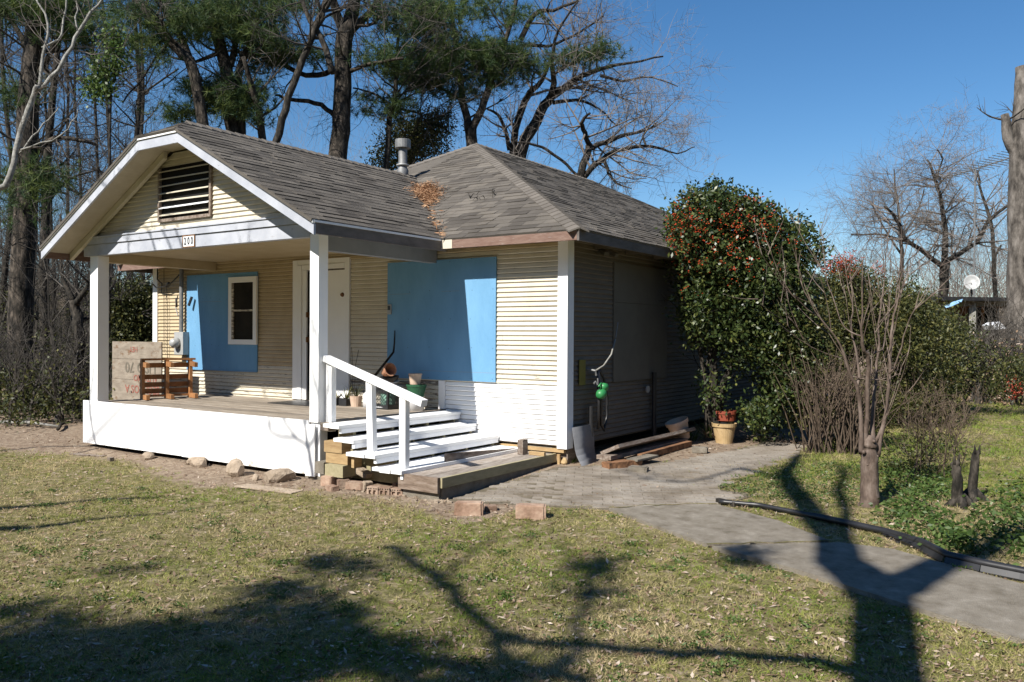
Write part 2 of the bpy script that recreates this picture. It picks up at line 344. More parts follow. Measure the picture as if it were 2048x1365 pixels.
for k, (d, x, y) in enumerate(cells):
    h = gz(x, y)+.012+random.uniform(-.004, .005); Mx = Matrix.Translation((x, y, h)) @ Matrix.Rotation(.5+random.uniform(-.03, .03), 4, 'Z') @ Matrix.Rotation(random.uniform(-.02, .02), 4, 'X')
    if k < 290:
        if pmo is None: o = pmo = pm.build('paver', M['paver'], pav)
        else: o = pmo.copy(); COL.objects.link(o)
        o.parent = pav; o.matrix_parent_inverse = Matrix.Identity(4); o.matrix_local = Mx
    else: stuffp.box((-.099, -.049, -.03), (.099, .049, 0), random.random(), Mx)
stuffp.build('pavers', M['paver'], pav, kind='stuff')
# ================================================================ HOUSE
WY = 8.933; CX = -5.259; LX = -13.84; FY = 6.76; RX = -7.43; PLX = -12.25; FZ = .725
house = empty('house', 'small cream clapboard house with white porch and blue boarded windows', 'house', (-9.5, 9, .2))
H = house
def part(name, mb, m, parent=None, smooth=False, label=None):
    o = mb.build(name, M[m] if isinstance(m, str) else m, parent or H, smooth)
    if label: o['label'] = label
    return o
core = part('wall_core', MB().box((LX+.02, WY+.03, .36), (CX-.03, 22, 2.98)), 'sideply')
part('crawl_dark', MB().box((LX+.3, WY+.5, -.1), (CX-.4, 21.5, .36)), 'black')  # black box standing in for the darkness of the open crawl space
PITCH_B = .0617
def profile(z0, out, o_in=0):     # lapped board cross-section: (out, z)
    return [(o_in, z0+.001), (.007, z0+.002), (out, z0+.014), (.007, z0+PITCH_B-.004), (o_in, z0+PITCH_B-.004)]
def board_front(x0, x1, z0, y, x0t=None, x1t=None):
    out = .020+random.uniform(-.001, .001); pr = profile(z0, out); mb = MB()
    x0t = x0 if x0t is None else x0t; x1t = x1 if x1t is None else x1t
    n = len(pr); vs = []
    for o_, z in pr:
        f = (z-z0)/PITCH_B; vs.append((x0+(x0t-x0)*f, y-o_, z))
    for o_, z in pr:
        f = (z-z0)/PITCH_B; vs.append((x1+(x1t-x1)*f, y-o_, z))
    return mb.add(vs, [tuple(range(n-1, -1, -1)), tuple(range(n, 2*n))]+[(i, i+1, n+i+1, n+i) for i in range(n-1)])
fw = part('front_wall', MB().box((LX, WY+.002, .38), (CX-.01, WY+.029, 2.985)), 'oldwood')  # backing coloured dark so the board gaps draw the shade line under each lap
k = 0; z = .376
while z < 2.96:
    segs = []
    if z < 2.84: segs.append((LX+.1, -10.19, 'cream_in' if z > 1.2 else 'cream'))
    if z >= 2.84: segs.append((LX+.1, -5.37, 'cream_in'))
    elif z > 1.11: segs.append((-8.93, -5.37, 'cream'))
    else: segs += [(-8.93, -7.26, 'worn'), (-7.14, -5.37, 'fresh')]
    for a, b, m in segs:
        if b-a > 1.6 and random.random() < .45:
            c_ = random.uniform(a+.5, b-.5); part('siding_board', board_front(a, c_-.0015, z, WY), m, fw); part('siding_board', board_front(c_+.0015, b, z+.0008, WY), m, fw)
        else: part('siding_board', board_front(a, b, z, WY), m, fw)
    z += PITCH_B
part('batten', MB().box((-7.25, WY-.035, .74), (-7.15, WY, 1.125)), 'fresh')
cb = MB().box((CX-.11, WY-.035, .35), (CX+.03, WY+.002, 2.93)); part('corner_board', cb, 'fresh')
part('corner_board', MB().box((CX-.012, WY+.004, .35), (CX+.03, WY+.12, 2.93)), 'whitewood')
part('corner_board', MB().box((LX-.02, WY-.035, .35), (LX+.115, WY+.002, 2.93)), 'white')
# side wall, boards along Y
sw = part('side_wall', MB().box((CX-.03, WY+.03, .38), (CX-.008, 22, 2.98)), 'sidewall')
z = .376
while z < 2.95:
    pr = profile(z, .020); n = len(pr); vs = [(CX-.008+o_, WY+.125, zz) for o_, zz in pr]+[(CX-.008+o_, 21.9, zz) for o_, zz in pr]
    part('siding_board', MB().add(vs, [tuple(range(n)), tuple(range(2*n-1, n-1, -1))]+[(i+1, i, n+i, n+i+1) for i in range(n-1)]), 'sidewall', sw); z += PITCH_B
part('window_board', MB().box((CX, 10.13, 2.20), (CX+.03, 11.88, 2.74)), 'sideply', label='grey plywood panel over the top of the side window')
part('window_board', MB().box((CX, 10.13, 1.12), (CX+.028, 11.88, 2.196)), 'sideply', label='grey plywood panel over the side window')
# blue boards
bb = part('window_board', MB().box((-8.183, WY-.04, 1.133), (-6.30, WY-.018, 2.76)), 'blue', label='large blue painted plywood panel over the right window')
bl = part('window_board', MB().box((-12.85, WY-.04, 1.14), (-11.0, WY-.018, 2.745)), 'blue', label='blue painted plywood panel around the small window')
for (xa, xb, za, zb, par) in ((-8.15, -6.33, 1.17, 2.73, bb), (-12.82, -11.75, 1.17, 2.71, bl)):
    nm_ = MB()
    for x_ in np.linspace(xa, xb, 6):
        for z_ in np.linspace(za, zb, 5): nm_.lathe([(.006, 0), (.005, .002), (0, .002)], (x_+random.uniform(-.02, .02), WY-.0395, z_+random.uniform(-.02, .02)), 6, M=Matrix.Rotation(math.pi/2, 4, 'X'))
    o = nm_.build('nail_heads', M['blackpl'], par); o['kind'] = 'stuff'
for x0_, x1_, z_ in ((-8.16, -7.75, 2.31), (-7.2, -6.9, 2.33), (-7.6, -6.31, 1.25), (-12.5, -11.9, 2.28)):
    part('seam', MB().box((x0_, WY-.0408, z_), (x1_, WY-.0399, z_+.004)), 'greyboard')
part('trim_strip', MB().box((-12.85, WY-.05, 1.125), (-11.0, WY-.016, 1.139)), 'blue')
part('doorbell', MB().box((-8.165, WY-.06, 2.03), (-8.10, WY-.041, 2.17)), 'greymetal').data.materials[0] = M['greymetal']
part('doorbell_button', MB().box((-8.155, WY-.068, 2.09), (-8.112, WY-.0605, 2.15)), 'blackpl')
# window in the left blue board
wn = part('window', MB().box((-11.68, WY-.075, 1.57), (-11.60, WY-.042, 2.67)).box((-11.06, WY-.075, 1.57), (-10.98, WY-.042, 2.67))
          .box((-11.599, WY-.075, 2.58), (-11.061, WY-.042, 2.67)).box((-11.599, WY-.075, 1.57), (-11.061, WY-.042, 1.65)), 'white')
part('sash', MB().box((-11.599, WY-.07, 1.651), (-11.56, WY-.043, 2.579)).box((-11.559, WY-.07, 2.11), (-11.062, WY-.043, 2.14)), 'worn', wn)
part('pane', MB().box((-11.559, WY-.052, 2.141), (-11.061, WY-.046, 2.579)), 'glass', wn)
part('pane', MB().box((-11.559, WY-.050, 1.651), (-11.061, WY-.045, 2.109)), 'glass', wn)
part('curtain', MB().box((-11.40, WY-.0445, 1.66), (-11.07, WY-.042, 2.57)), 'oldwood', wn)
# door
dr = part('door', MB().box((-9.72, WY-.03, .75), (-9.045, WY-.004, 2.70)), 'white', label='plain white door slab')
part('doorway', MB().box((-9.86, WY-.004, .735), (-9.73, WY-.001, 2.71)), 'black')
for a, b in (((-10.17, WY-.03, .74), (-10.06, WY, 2.88)), ((-10.055, WY-.045, .74), (-9.96, WY, 2.80)), ((-9.955, WY-.03, .74), (-9.86, WY, 2.72)),
             ((-9.035, WY-.04, .74), (-8.945, WY, 2.88)), ((-10.055, WY-.03, 2.805), (-9.04, WY, 2.88)), ((-9.955, WY-.04, 2.725), (-9.04, WY, 2.80))):
    part('door_casing', MB().box(a, b), 'white', dr)
part('hinge', MB().box((-9.86, WY-.04, 1.62), (-9.83, WY-.005, 1.70)).box((-9.86, WY-.04, 2.0), (-9.83, WY-.005, 2.08)), 'rot', dr)
part('lock', MB().lathe([(0, .03), (.02, .03), (.03, .01), (.034, 0)], (-9.085, WY-.031, 2.33), 12, M=Matrix.Rotation(math.pi/2, 4, 'X')), 'rot', dr)
part('door_mat', MB().box((-9.9, 8.2, FZ+.002), (-9.0, 8.8, FZ+.014)), 'blackpl')
# porch floor
pf = part('porch_floor', MB().box((PLX+.02, FY+.04, FZ-.09), (-7.16, WY, FZ-.026)), 'oldwood')
y = FY+.035
while y < WY-.03:
    y2 = min(y+.091, WY-.002); part('floor_board', MB().box((PLX+.01, y, FZ-.025), (-7.16-random.random()*.005, y2-.004, FZ+random.uniform(-.002, .002))), 'floor', pf); y += .091
# skirt: two white plywood panels, slightly rough
part('skirt_panel', MB().box((PLX-.03, FY, .12), (-9.867, FY+.03, .745)), 'skirt')
part('skirt_panel', MB().box((-9.866, FY-.002, .115), (-7.445, FY+.03, .74)), 'skirt')
part('skirt_panel', MB().box((PLX-.03, FY+.032, .13), (PLX-.001, WY, .72)), 'white')
part('corner_batten', MB().box((-7.47, FY-.02, .10), (-7.32, FY-.003, .70)), 'fresh')
# posts
for x0, x1, lb in ((RX, RX+.145, 'right'), (-12.13, -11.93, 'left')):
    y1 = FY+(.145 if lb == 'right' else .19); zb = .10 if lb == 'right' else .746; zt = 2.90 if lb == 'right' else 2.87
    yb = FY+.034 if lb == 'left' else FY+.002
    if lb == 'right':
        part('porch_post', MB().box((x0, FY+.002, FZ), (x1, y1, zt)).box((x0+.0, FY+.031, .08), (x1, y1, FZ)), 'fresh')
    else: part('porch_post', MB().box((x0, FY+.02, FZ), (x1, y1, zt)), 'fresh')
# beam: three boards
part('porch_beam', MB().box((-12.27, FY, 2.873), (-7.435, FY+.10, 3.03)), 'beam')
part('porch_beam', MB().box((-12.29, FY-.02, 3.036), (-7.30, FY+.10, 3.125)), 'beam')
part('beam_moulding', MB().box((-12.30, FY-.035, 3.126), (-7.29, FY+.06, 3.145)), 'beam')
# side beams
part('side_beam', MB().box((-7.42, FY+.11, 2.72), (-7.29, WY-.022, 2.95)), 'greyboard', label='grey porch side beam')
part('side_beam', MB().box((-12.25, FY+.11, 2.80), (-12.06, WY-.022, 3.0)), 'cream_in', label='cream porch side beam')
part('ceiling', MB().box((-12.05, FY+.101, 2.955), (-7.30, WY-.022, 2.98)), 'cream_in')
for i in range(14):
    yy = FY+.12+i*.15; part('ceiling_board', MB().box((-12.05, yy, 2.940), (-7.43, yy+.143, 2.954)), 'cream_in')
# number plate
plate = part('number_plate', MB().box((-9.83, FY-.012, 2.885), (-9.60, FY-.001, 3.02)), 'whitepl')
part('plate_frame', MB().box((-9.845, FY-.016, 2.873), (-9.585, FY-.001, 2.884)).box((-9.845, FY-.016, 3.021), (-9.585, FY-.001, 3.032)).box((-9.845, FY-.016, 2.884), (-9.831, FY-.001, 3.021)).box((-9.599, FY-.016, 2.884), (-9.585, FY-.001, 3.021)), 'rot', plate)
def text_mesh(s, size, m, name, Mx, parent, ext=.002, sx=1):
    c = bpy.data.curves.new(name, 'FONT'); c.body = s; c.size = size; c.extrude = ext; c.align_x = 'CENTER'; c.align_y = 'CENTER'; c.resolution_u = 3
    c.offset = size*.012
    t = bpy.data.objects.new(name, c); COL.objects.link(t); dg = bpy.context.evaluated_depsgraph_get(); dg.update()
    me = bpy.data.meshes.new_from_object(t.evaluated_get(dg)); bpy.data.objects.remove(t)
    me.transform(Matrix.Diagonal((sx, 1, 1, 1))); me.transform(Mx); me.materials.clear(); me.materials.append(m)
    o = bpy.data.objects.new(name, me); COL.objects.link(o)
    o.parent = parent; o.matrix_parent_inverse = Matrix.Translation(-world_loc(parent)); return o
for i, ch in enumerate('200'):
    text_mesh(ch, .135, M['blackpl'], 'numeral', Matrix.Translation((-9.787+i*.072, FY-.0145, 2.952)) @ Matrix.Rotation(math.pi/2, 4, 'X'), plate, sx=.70)
# gable wall
EX = -6.87; ELX = -12.59; CXR = -9.73; EZR = 2.98; SL = .532; RY = 6.30
def roofz(x): return EZR + SL*((EX-x) if x > CXR else (x-ELX))
gw = part('gable_wall', MB().prism([(-12.2, FY+.06, 3.0), (-7.32, FY+.06, 3.0), (-7.32, FY+.06, roofz(-7.32)-.08), (-9.3, FY+.06, 4.17), (-10.16, FY+.06, 4.17), (-12.2, FY+.06, roofz(-12.2)-.08)], (0, .03, 0)), 'cream')
z = 3.146
while z < 4.13:
    zt = z+PITCH_B; a = lambda zz: ELX+(max(zz, 3.05)-EZR+.07)/SL; b = lambda zz: EX-(max(zz, 3.05)-EZR+.07)/SL
    a0, b0 = a(z), b(z); a1, b1 = a(zt), b(zt)
    VX0, VX1 = -10.44, -9.29
    if 3.24 < z < 3.96:
        part('siding_board', board_front(a0, VX0, z, FY+.06, a1, VX0), 'cream', gw); part('siding_board', board_front(VX1, b0, z, FY+.06, VX1, b1), 'cream', gw)
    else: part('siding_board', board_front(a0, b0, z, FY+.06, a1, b1), 'cream', gw)
    z = zt
# louvre vent
VX0, VX1, VZ0, VZ1 = -10.44, -9.29, 3.25, 3.99
gv = part('gable_vent', MB().box((VX0, FY+.052, VZ0), (VX1, FY+.058, VZ1)), 'black')
part('vent_frame', MB().box((VX0, FY+.01, VZ0), (VX0+.035, FY+.05, VZ1)).box((VX1-.035, FY+.01, VZ0), (VX1, FY+.05, VZ1)).box((VX0+.036, FY+.01, VZ0), (VX1-.036, FY+.05, VZ0+.04)), 'oldwood', gv)
for i in range(7):
    zz = VZ0+.075+i*.098; dz = [0, .006, -.012, .004, .01, -.004, .0][i]
    part('slat', MB().prism([(VX0+.036, FY+.00, zz), (VX0+.036, FY+.05, zz+.022), (VX0+.036, FY+.05, zz+.034), (VX0+.036, FY+.00, zz+.012)], (VX1-VX0-.072, 0, dz)), 'cream' if i != 1 else 'whitewood', gv)
# ---- roofs
def clip(poly, P):      # Sutherland-Hodgman, P convex ccw
    out = poly
    for i in range(len(P)):
        a = P[i]; b = P[(i+1) % len(P)]; inp = out; out = []
        if not inp: return []
        sd = lambda p: (b[0]-a[0])*(p[1]-a[1])-(b[1]-a[1])*(p[0]-a[0])
        for j in range(len(inp)):
            p = inp[j]; q = inp[(j+1) % len(inp)]; sp_, sq = sd(p), sd(q)
            if sp_ >= 0: out.append(p)
            if (sp_ >= 0) != (sq >= 0): t = sp_/(sp_-sq); out.append((p[0]+(q[0]-p[0])*t, p[1]+(q[1]-p[1])*t))
    return out
TABS = []
def roof_face(name, P3, e_dir, parts=True):
    """P3: polygon, first edge along the eave; deck slab + tab list"""
    P3 = [Vector(p) for p in P3]; o = P3[0]; e = Vector(e_dir).normalized()
    nrm = (P3[1]-P3[0]).cross(P3[2]-P3[0]).normalized()
    if nrm.z < 0: nrm = -nrm
    up = nrm.cross(e).normalized()
    if up.z < 0: up = -up
    ofs = nrm*.012
    deck = part(name, MB().prism([p-nrm*.03 for p in P3], nrm*.029), 'shingle')
    P2 = [((p-o).dot(e), (p-o).dot(up)) for p in P3]
    ar = sum(P2[i][0]*P2[(i+1) % len(P2)][1]-P2[(i+1) % len(P2)][0]*P2[i][1] for i in range(len(P2)))
    if ar < 0: P2 = P2[::-1]
    s0 = min(p[0] for p in P2); s1 = max(p[0] for p in P2); tm = max(p[1] for p in P2)
    ex = .135; r = 0; t = -.0
    while t < tm:
        s = s0-random.random()*.3
        while s < s1:
            wd = .30+random.choice([0, 0, -.09, .06, -.15]); q = clip([(s, t), (s+wd-.003, t), (s+wd-.003, t+ex), (s, t+ex)], P2)
            if len(q) > 2:
                lift = random.choice([.003, .004, .006, .010, .012])
                hs = [.003+lift*(1-(b_-t)/ex) for a_, b_ in q]
                V = [o+e*a_+up*b_+nrm*h for (a_, b_), h in zip(q, hs)]+[o+e*a_+up*b_+nrm*.0005 for (a_, b_) in q]
                m = len(q); Fs = [tuple(range(m))]+[(i, m+i, m+(i+1) % m, (i+1) % m) for i in range(m)]
                c = sum(V[:m], Vector())/m; TABS.append(((c-Vector((0, 0, EZ))).length, V, Fs, random.random(), deck, parts))
            s += wd
        t += ex
    return deck
A0 = Vector((-4.83, 8.48, 2.974)); AP = Vector((-9.56, 12.83, 5.36)); RE = Vector((-9.56, 17.5, 5.36)); AL = Vector((-14.29, 8.48, 2.974))
V0 = Vector((EX, 8.485, EZR)); V1 = Vector((CXR, 11.30, 4.5015)); S0 = Vector((CXR, 6.72, 4.5015)); VL = Vector((ELX, 8.485, EZR))
roof_face('porch_roof', [(EX, RY-.03, EZR), V0, V1, S0, (-9.30, RY-.03, 4.273)], (0, 1, 0))
roof_face('porch_roof', [(ELX, RY-.03, EZR), VL, V1, S0, (-10.16, RY-.03, 4.273)], (0, 1, 0), False)
roof_face('porch_roof', [(-10.16, RY-.03, 4.275), (-9.30, RY-.03, 4.275), S0], (1, 0, 0))
roof_face('main_roof', [V0+Vector((-.0, -.005, -.006)), A0, AP, V1+Vector((0, .0, 0))], (1, 0, 0))
roof_face('main_roof', [AL, VL+Vector((0, -.005, -.006)), V1, AP], (1, 0, 0))
RB = Vector((-4.83, 21.9, 2.974))
roof_face('main_roof', [A0, RB, RE, AP], (0, 1, 0))
roof_face('main_roof', [AL, (-14.29, 21.9, 2.974), RE, AP], (0, 1, 0), False)
roof_face('main_roof', [RB, (-14.29, 21.9, 2.974), RE], (-1, 0, 0), False)
TABS.sort(key=lambda t: t[0]); npart = 0; rest = {}
for d, V, Fs, ti, deck, pr in TABS:
    if pr and npart < 290:
        part('shingle', MB().add(V, Fs, ti), 'shingle', deck); npart += 1
    else: rest.setdefault(deck.name, (deck, MB()))[1].add(V, Fs, ti)
for nm, (deck, mb) in rest.items():
    mb.build('shingles', M['shingle'], deck, kind='stuff')
def caps(a, b, n1, n2, m='cap', name='ridge_cap', wd=.13, stuff=False):
    a = Vector(a); b = Vector(b); d = b-a; L = d.length; d.normalize(); n1 = Vector(n1); n2 = Vector(n2); k = int(L/.15); mbs = MB()
    for i in range(k):
        p = a+d*(i*L/k); q = a+d*((i+1)*L/k+.01); h0 = .03; h1 = .018; u = Vector((0, 0, 1))
        vs = [p+n1*wd+u*(h0-.006), p+u*h0, p+n2*wd+u*(h0-.006), q+n1*wd+u*(h1-.006), q+u*h1, q+n2*wd+u*(h1-.006)]; lo_ = [v-u*.02 for v in vs]
        fs = [(0, 1, 4, 3), (1, 2, 5, 4), (6, 7, 1, 0), (7, 8, 2, 1), (0, 3, 9, 6), (2, 8, 11, 5)]
        (mbs if stuff else MB()).add(vs+lo_, fs) if stuff else part(name, MB().add(vs+lo_, fs), m)
    if stuff: part('ridge_caps', mbs, m)['kind'] = 'stuff'
def down(x, y, s):  # direction down a slope
    v = Vector((x, y, -s)); return v.normalized()
hipd = (A0-AP).normalized()
def perp_in(n):   # perpendicular to the hip within the plane with normal n
    v = hipd.cross(Vector(n)); v.normalize(); return v
nF = (A0-V0).cross(AP-V0).normalized(); nR = (RB-A0).cross(AP-A0).normalized()
nF = nF if nF.z > 0 else -nF; nR = nR if nR.z > 0 else -nR
pf_ = perp_in(nF); pf_ = pf_ if pf_.x < 0 else -pf_
pr_ = perp_in(nR); pr_ = pr_ if pr_.y > 0 else -pr_
caps(A0, AP, pf_, pr_)
caps(AP, RE, down(1, 0, .505), down(-1, 0, .505))
caps(S0, V1, down(1, 0, SL), down(-1, 0, SL))
nL = Vector((-nR.x, nR.y, nR.z)); hipd = (AL-AP).normalized(); pa = perp_in(nF); pa = pa if pa.x > 0 else -pa; pb = perp_in(nL); pb = pb if pb.y > 0 else -pb
caps(AL, AP, pa, pb, stuff=True)
# rake boards and drip edge
def rake(a, b, h0, h1, m, name, y0, y1):
    part(name, MB().prism([(a[0], y0, a[1]+h0), (b[0], y0, b[1]+h0), (b[0], y0, b[1]+h1), (a[0], y0, a[1]+h1)], (0, y1-y0, 0)), m)
pts = [(ELX, EZR), (-10.16, 4.273), (-9.30, 4.273), (EX, EZR)]
for i in range(3):
    rake(pts[i], pts[i+1], -.165, -.045, 'beam', 'rake_board', RY, RY+.03)
    rake(pts[i], pts[i+1], -.040, -.006, 'white', 'rake_trim', RY-.018, RY+.02)
# soffit boards under the rake overhang (run front to back)
def soffit(xa, xb, sgn):
    x = xa
    while x < xb:
        x2 = min(x+.055, xb); za = roofz(x)-.075; zb = roofz(x2)-.075
        if sgn == 0: za = zb = 4.18
        part('soffit_board', MB().prism([(x, RY+.031, za), (x2-.003, RY+.031, zb), (x2-.003, RY+.031, zb+.014), (x, RY+.031, za+.014)], (0, .46, 0)), 'soffitp'); x = x2
soffit(ELX+.03, -10.16, 1); soffit(-10.15, -9.31, 0)
part('soffit', MB().prism([(-9.30, RY+.031, 4.19), (EX-.03, RY+.031, EZR-.075+.016), (EX-.03, RY+.031, EZR-.06), (-9.30, RY+.031, 4.21)], (0, .46, 0)), 'cream')
for xa, xb in ((-12.55, -10.2), (-6.9, -9.26)):
    part('barge_rafter', MB().prism([(xa, FY-.06, roofz(xa)-.17), (xb, FY-.06, roofz(xb)-.17), (xb, FY-.06, roofz(xb)-.08), (xa, FY-.06, roofz(xa)-.08)], (0, .055, 0)), 'cream')
# eaves
part('fascia', MB().box((EX-.035, RY+.031, EZR-.15), (EX-.005, 8.60, EZR-.016)), 'fasciad', label='dark weathered fascia on the right of the porch roof')
part('drip_edge', MB().box((EX-.004, RY+.0, EZR-.028), (EX+.008, 8.47, EZR-.004)), 'whitewood')
part('fascia', MB().box((ELX+.005, RY+.031, EZR-.15), (ELX+.035, 8.60, EZR-.016)), 'fasciaw')
part('fascia', MB().box((-6.70, 8.485, 2.853), (-4.868, 8.515, 2.96)), 'fasciaw', label='reddish weathered front fascia board')
part('fascia', MB().box((-6.90, 8.484, 2.853), (-6.703, 8.514, 2.965)), 'cream', label='short pale fascia offcut beside the porch roof')
part('fascia', MB().box((-4.866, 8.485, 2.845), (-4.836, 21.8, 2.955)), 'fasciad')
part('fascia', MB().box((-14.28, 8.485, 2.853), (-12.6, 8.515, 2.96)), 'fasciaw')
part('fascia', MB().box((-14.28, 8.52, 2.853), (-14.25, 21.8, 2.96)), 'fasciad')
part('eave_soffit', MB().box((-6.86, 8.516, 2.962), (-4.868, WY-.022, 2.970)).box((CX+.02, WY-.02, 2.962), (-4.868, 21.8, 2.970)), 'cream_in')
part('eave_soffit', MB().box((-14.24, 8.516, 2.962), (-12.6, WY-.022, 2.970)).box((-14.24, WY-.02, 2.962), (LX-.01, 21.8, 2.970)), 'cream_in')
yy = 9.6
while yy < 21: part('rafter_tail', MB().box((CX+.012, yy, 2.87), (-4.87, yy+.045, 2.958)), 'sidewall'); yy += .9
part('floodlight', MB().bar((CX+.03, 9.75, 2.86), (CX+.16, 9.66, 2.80), .07, .05), 'sideply'); part('floodlight', MB().bar((CX+.05, 9.95, 2.86), (CX+.17, 9.93, 2.80), .07, .05), 'sideply')
# valley debris, vent pipe
vp = at(808, 350, X=-9.60); vp = Vector((-9.78, 11.0, 4.47))
part('vent_pipe', MB().lathe([(.095, -.1), (.10, .12), (.075, .16), (.075, .55)], vp, 20), 'galv', smooth=True)
part('vent_collar', MB().lathe([(.10, .19), (.11, .20), (.11, .215), (.08, .22)], vp, 20), 'greymetal', smooth=True)
part('vent_cap', MB().lathe([(.135, .50), (.135, .64), (.13, .645), (0, .65)], vp, 20), 'galv')
def strew(n, cen, sx, sy, planefn, size, m, name, parent, spread=1):
    p = rng.normal(size=(n, 2)); x = cen[0]+p[:, 0]*sx; y = cen[1]+p[:, 1]*sy
    z = np.array([planefn(a, b) for a, b in zip(x, y)])+rng.random(n)*.05
    C = np.stack([x, y, z], 1); A = unit(rng.normal(size=(n, 3))*[1, 1, .35])*size*rng.uniform(.5, 1.4, (n, 1)); B = unit(np.cross(A, rng.normal(size=(n, 3))))*size*.22
    V = np.stack([C-A, C+B, C+A, C-B], 1).reshape(-1, 3); return soup(name, V, 4, rng.random(n), M[m], parent, 'stuff')
rz = lambda x, y: max(EZR+SL*(EX-x), 2.974+.549*(y-8.48))+.02
n = 4200; s = np.clip(rng.normal(.62, .07, n), .40, .80); C = np.array([[V0.x+(V1.x-V0.x)*a, V0.y+(V1.y-V0.y)*a, 0] for a in s]); off = rng.normal(size=(n, 2))*.055*(1+1.2*rng.random((n, 1))**2)
C[:, 0] += off[:, 0]+.05; C[:, 1] += off[:, 1]; C[:, 2] = [rz(a, b)+.0+random.random()*.03 for a, b in C[:, :2]]
A = unit(rng.normal(size=(n, 3))*[1, 1, .3])*.045; B = unit(np.cross(A, rng.normal(size=(n, 3))))*.005
M['pinestraw'] = mat('pine_straw', [(.8,.8,.8),(1,1,1)], 3, .9, tint=[(.20,.10,.05),(.36,.20,.11),(.50,.33,.20)])
soup('pine_straw', np.stack([C-A, C+B, C+A, C-B], 1).reshape(-1, 3), 4, rng.random(n), M['pinestraw'], None, 'stuff')
n = 90; s = rng.uniform(.0, .45, n); C = np.array([[V0.x+(V1.x-V0.x)*a+random.gauss(0, .05), V0.y+(V1.y-V0.y)*a+random.gauss(0, .05), 0] for a in s]); C[:, 2] = [rz(a, b)+.02 for a, b in C[:, :2]]
A = unit(rng.normal(size=(n, 3))*[1, 1, .2])*.05; B = unit(np.cross(A, rng.normal(size=(n, 3))))*.008
soup('pine_straw', np.stack([C-A, C+B, C+A, C-B], 1).reshape(-1, 3), 4, rng.random(n), M['pinestraw'], None, 'stuff')
mb = MB(); c0 = Vector((-7.25, 9.9, 0)); 
for i in range(9):
    a = c0+Vector((random.uniform(-.25, .25), random.uniform(-.12, .12), 0)); b = a+Vector((random.uniform(-.2, .2), random.uniform(-.15, .15), 0))
    a.z = 2.974+.549*(a.y-8.48)+.02; b.z = 2.974+.549*(b.y-8.48)+.03+random.random()*.05; mb.tube([a, (a+b)/2+Vector((0, 0, .03)), b], [.007, .005, .003], 4)
tag(mb.build('twig', M['bark']), 'small broken dead twig lying on the front roof slope right of the valley', 'twig')
# electric service
part('service_mast', MB().tube([(-12.93, WY-.09, 1.76), (-12.93, WY-.09, 2.90)], .035, 10), 'galv')
part('meter_box', MB().box((-13.03, WY-.16, 1.38), (-12.78, WY-.045, 1.77)), 'greymetal')
part('electric_meter', MB().lathe([(.085, 0), (.085, .05), (.075, .10), (.05, .13), (0, .135)], (-12.93, WY-.162, 1.58), 20, M=Matrix.Rotation(math.pi/2, 4, 'X')), 'greymetal', smooth=True)
wr = MB()
wr.tube([(-13.75, WY-.1, 2.62), (-13.6, WY-.13, 2.55), (-13.35, WY-.16, 2.56), (-13.15, WY-.14, 2.62), (-12.98, WY-.1, 2.76)], .012, 5)
wr.tube([(-13.65, WY-.08, 2.9), (-13.62, WY-.1, 2.7), (-13.45, WY-.12, 2.62), (-13.5, WY-.1, 2.45)], .012, 5)
wr.tube([(-13.5, WY-.05, 2.88), (-13.49, WY-.05, 1.4)], .006, 4); wr.tube([(-13.42, WY-.05, 2.6), (-13.38, WY-.05, 2.0), (-13.40, WY-.05, .8)], .006, 4)
wr.tube([(-13.02, WY-.1, 2.4), (-13.05, WY-.12, 2.2), (-12.97, WY-.13, 2.05), (-12.9, WY-.13, 2.05)], .01, 5)
wr.tube([(-13.3, WY-.12, 2.56), (-13.22, WY-.13, 2.62)], .03, 6)
part('service_wire', wr, 'blackpl')
part('insulator', MB().tube([(-12.62, WY-.10, 2.37), (-12.68, WY-.12, 2.22)], .025, 6).tube([(-13.08, WY-.09, 2.36), (-13.05, WY-.1, 2.2)], .02, 6), 'blackpl')
# concrete footings under porch
for x in (-7.40,):
    part('footing_block', MB().box((x-.12, FY+.02, -.05), (x+.16, FY+.22, .10)), 'concrete')
part('footing_block', MB().box((CX-.55, WY-.0, .0), (CX-.2, WY+.3, .35)), 'concrete'); part('footing_block', MB().box((CX-.18, WY+.04, .0), (CX+.0, WY+.3, .36)), 'oldwood')
part('sill', MB().box((CX-1.3, WY-.02, .30), (CX-.02, WY+.03, .345)), 'pine')
# ================================================================ STEPS
st = empty('porch_steps', 'white painted wooden steps climbing to the porch with wood box landing', 'steps', (-6.3, 7.7, .1))
def sp(name, mb, m, **k): return part(name, mb, m, st, **k)
Y0, Y1 = 6.64, 8.90
def tread(x0, x1, zt, nb, y0=Y0, y1=Y1, riser=.055, rot=0):
    wd = (x1-x0)/nb
    for i in range(nb): sp('tread_board', MB().box((x0+i*wd+.003, y0+random.uniform(-.03, .03), zt-.038), (x0+(i+1)*wd-.001, y1+random.uniform(-.01, .0), zt+random.uniform(-.002, .002))), 'fresh')
    sp('riser', MB().box((x1-.042, y0+.02, zt-.038-riser), (x1-.004, y1-.02, zt-.041)), 'whitewood')
tread(-7.155, -6.862, .724, 2, 6.70); tread(-6.93, -6.60, .584, 2); tread(-6.66, -6.235, .455, 3, Y0-.04); tread(-6.30, -5.85, .325, 3, Y0-.05)
for yy in (6.95, 7.6, 8.25, 8.8):
    sp('stringer', MB().prism([(-7.15, yy, .1), (-5.95, yy, .1), (-5.95, yy, .28), (-6.28, yy, .28), (-6.28, yy, .41), (-6.64, yy, .41), (-6.64, yy, .54), (-6.91, yy, .54), (-6.91, yy, .68), (-7.15, yy, .68)], (0, .04, 0)), 'treated')
sp('backing', MB().box((-7.2, FY+.3, .02), (-7.17, 8.9, .68)), 'black')
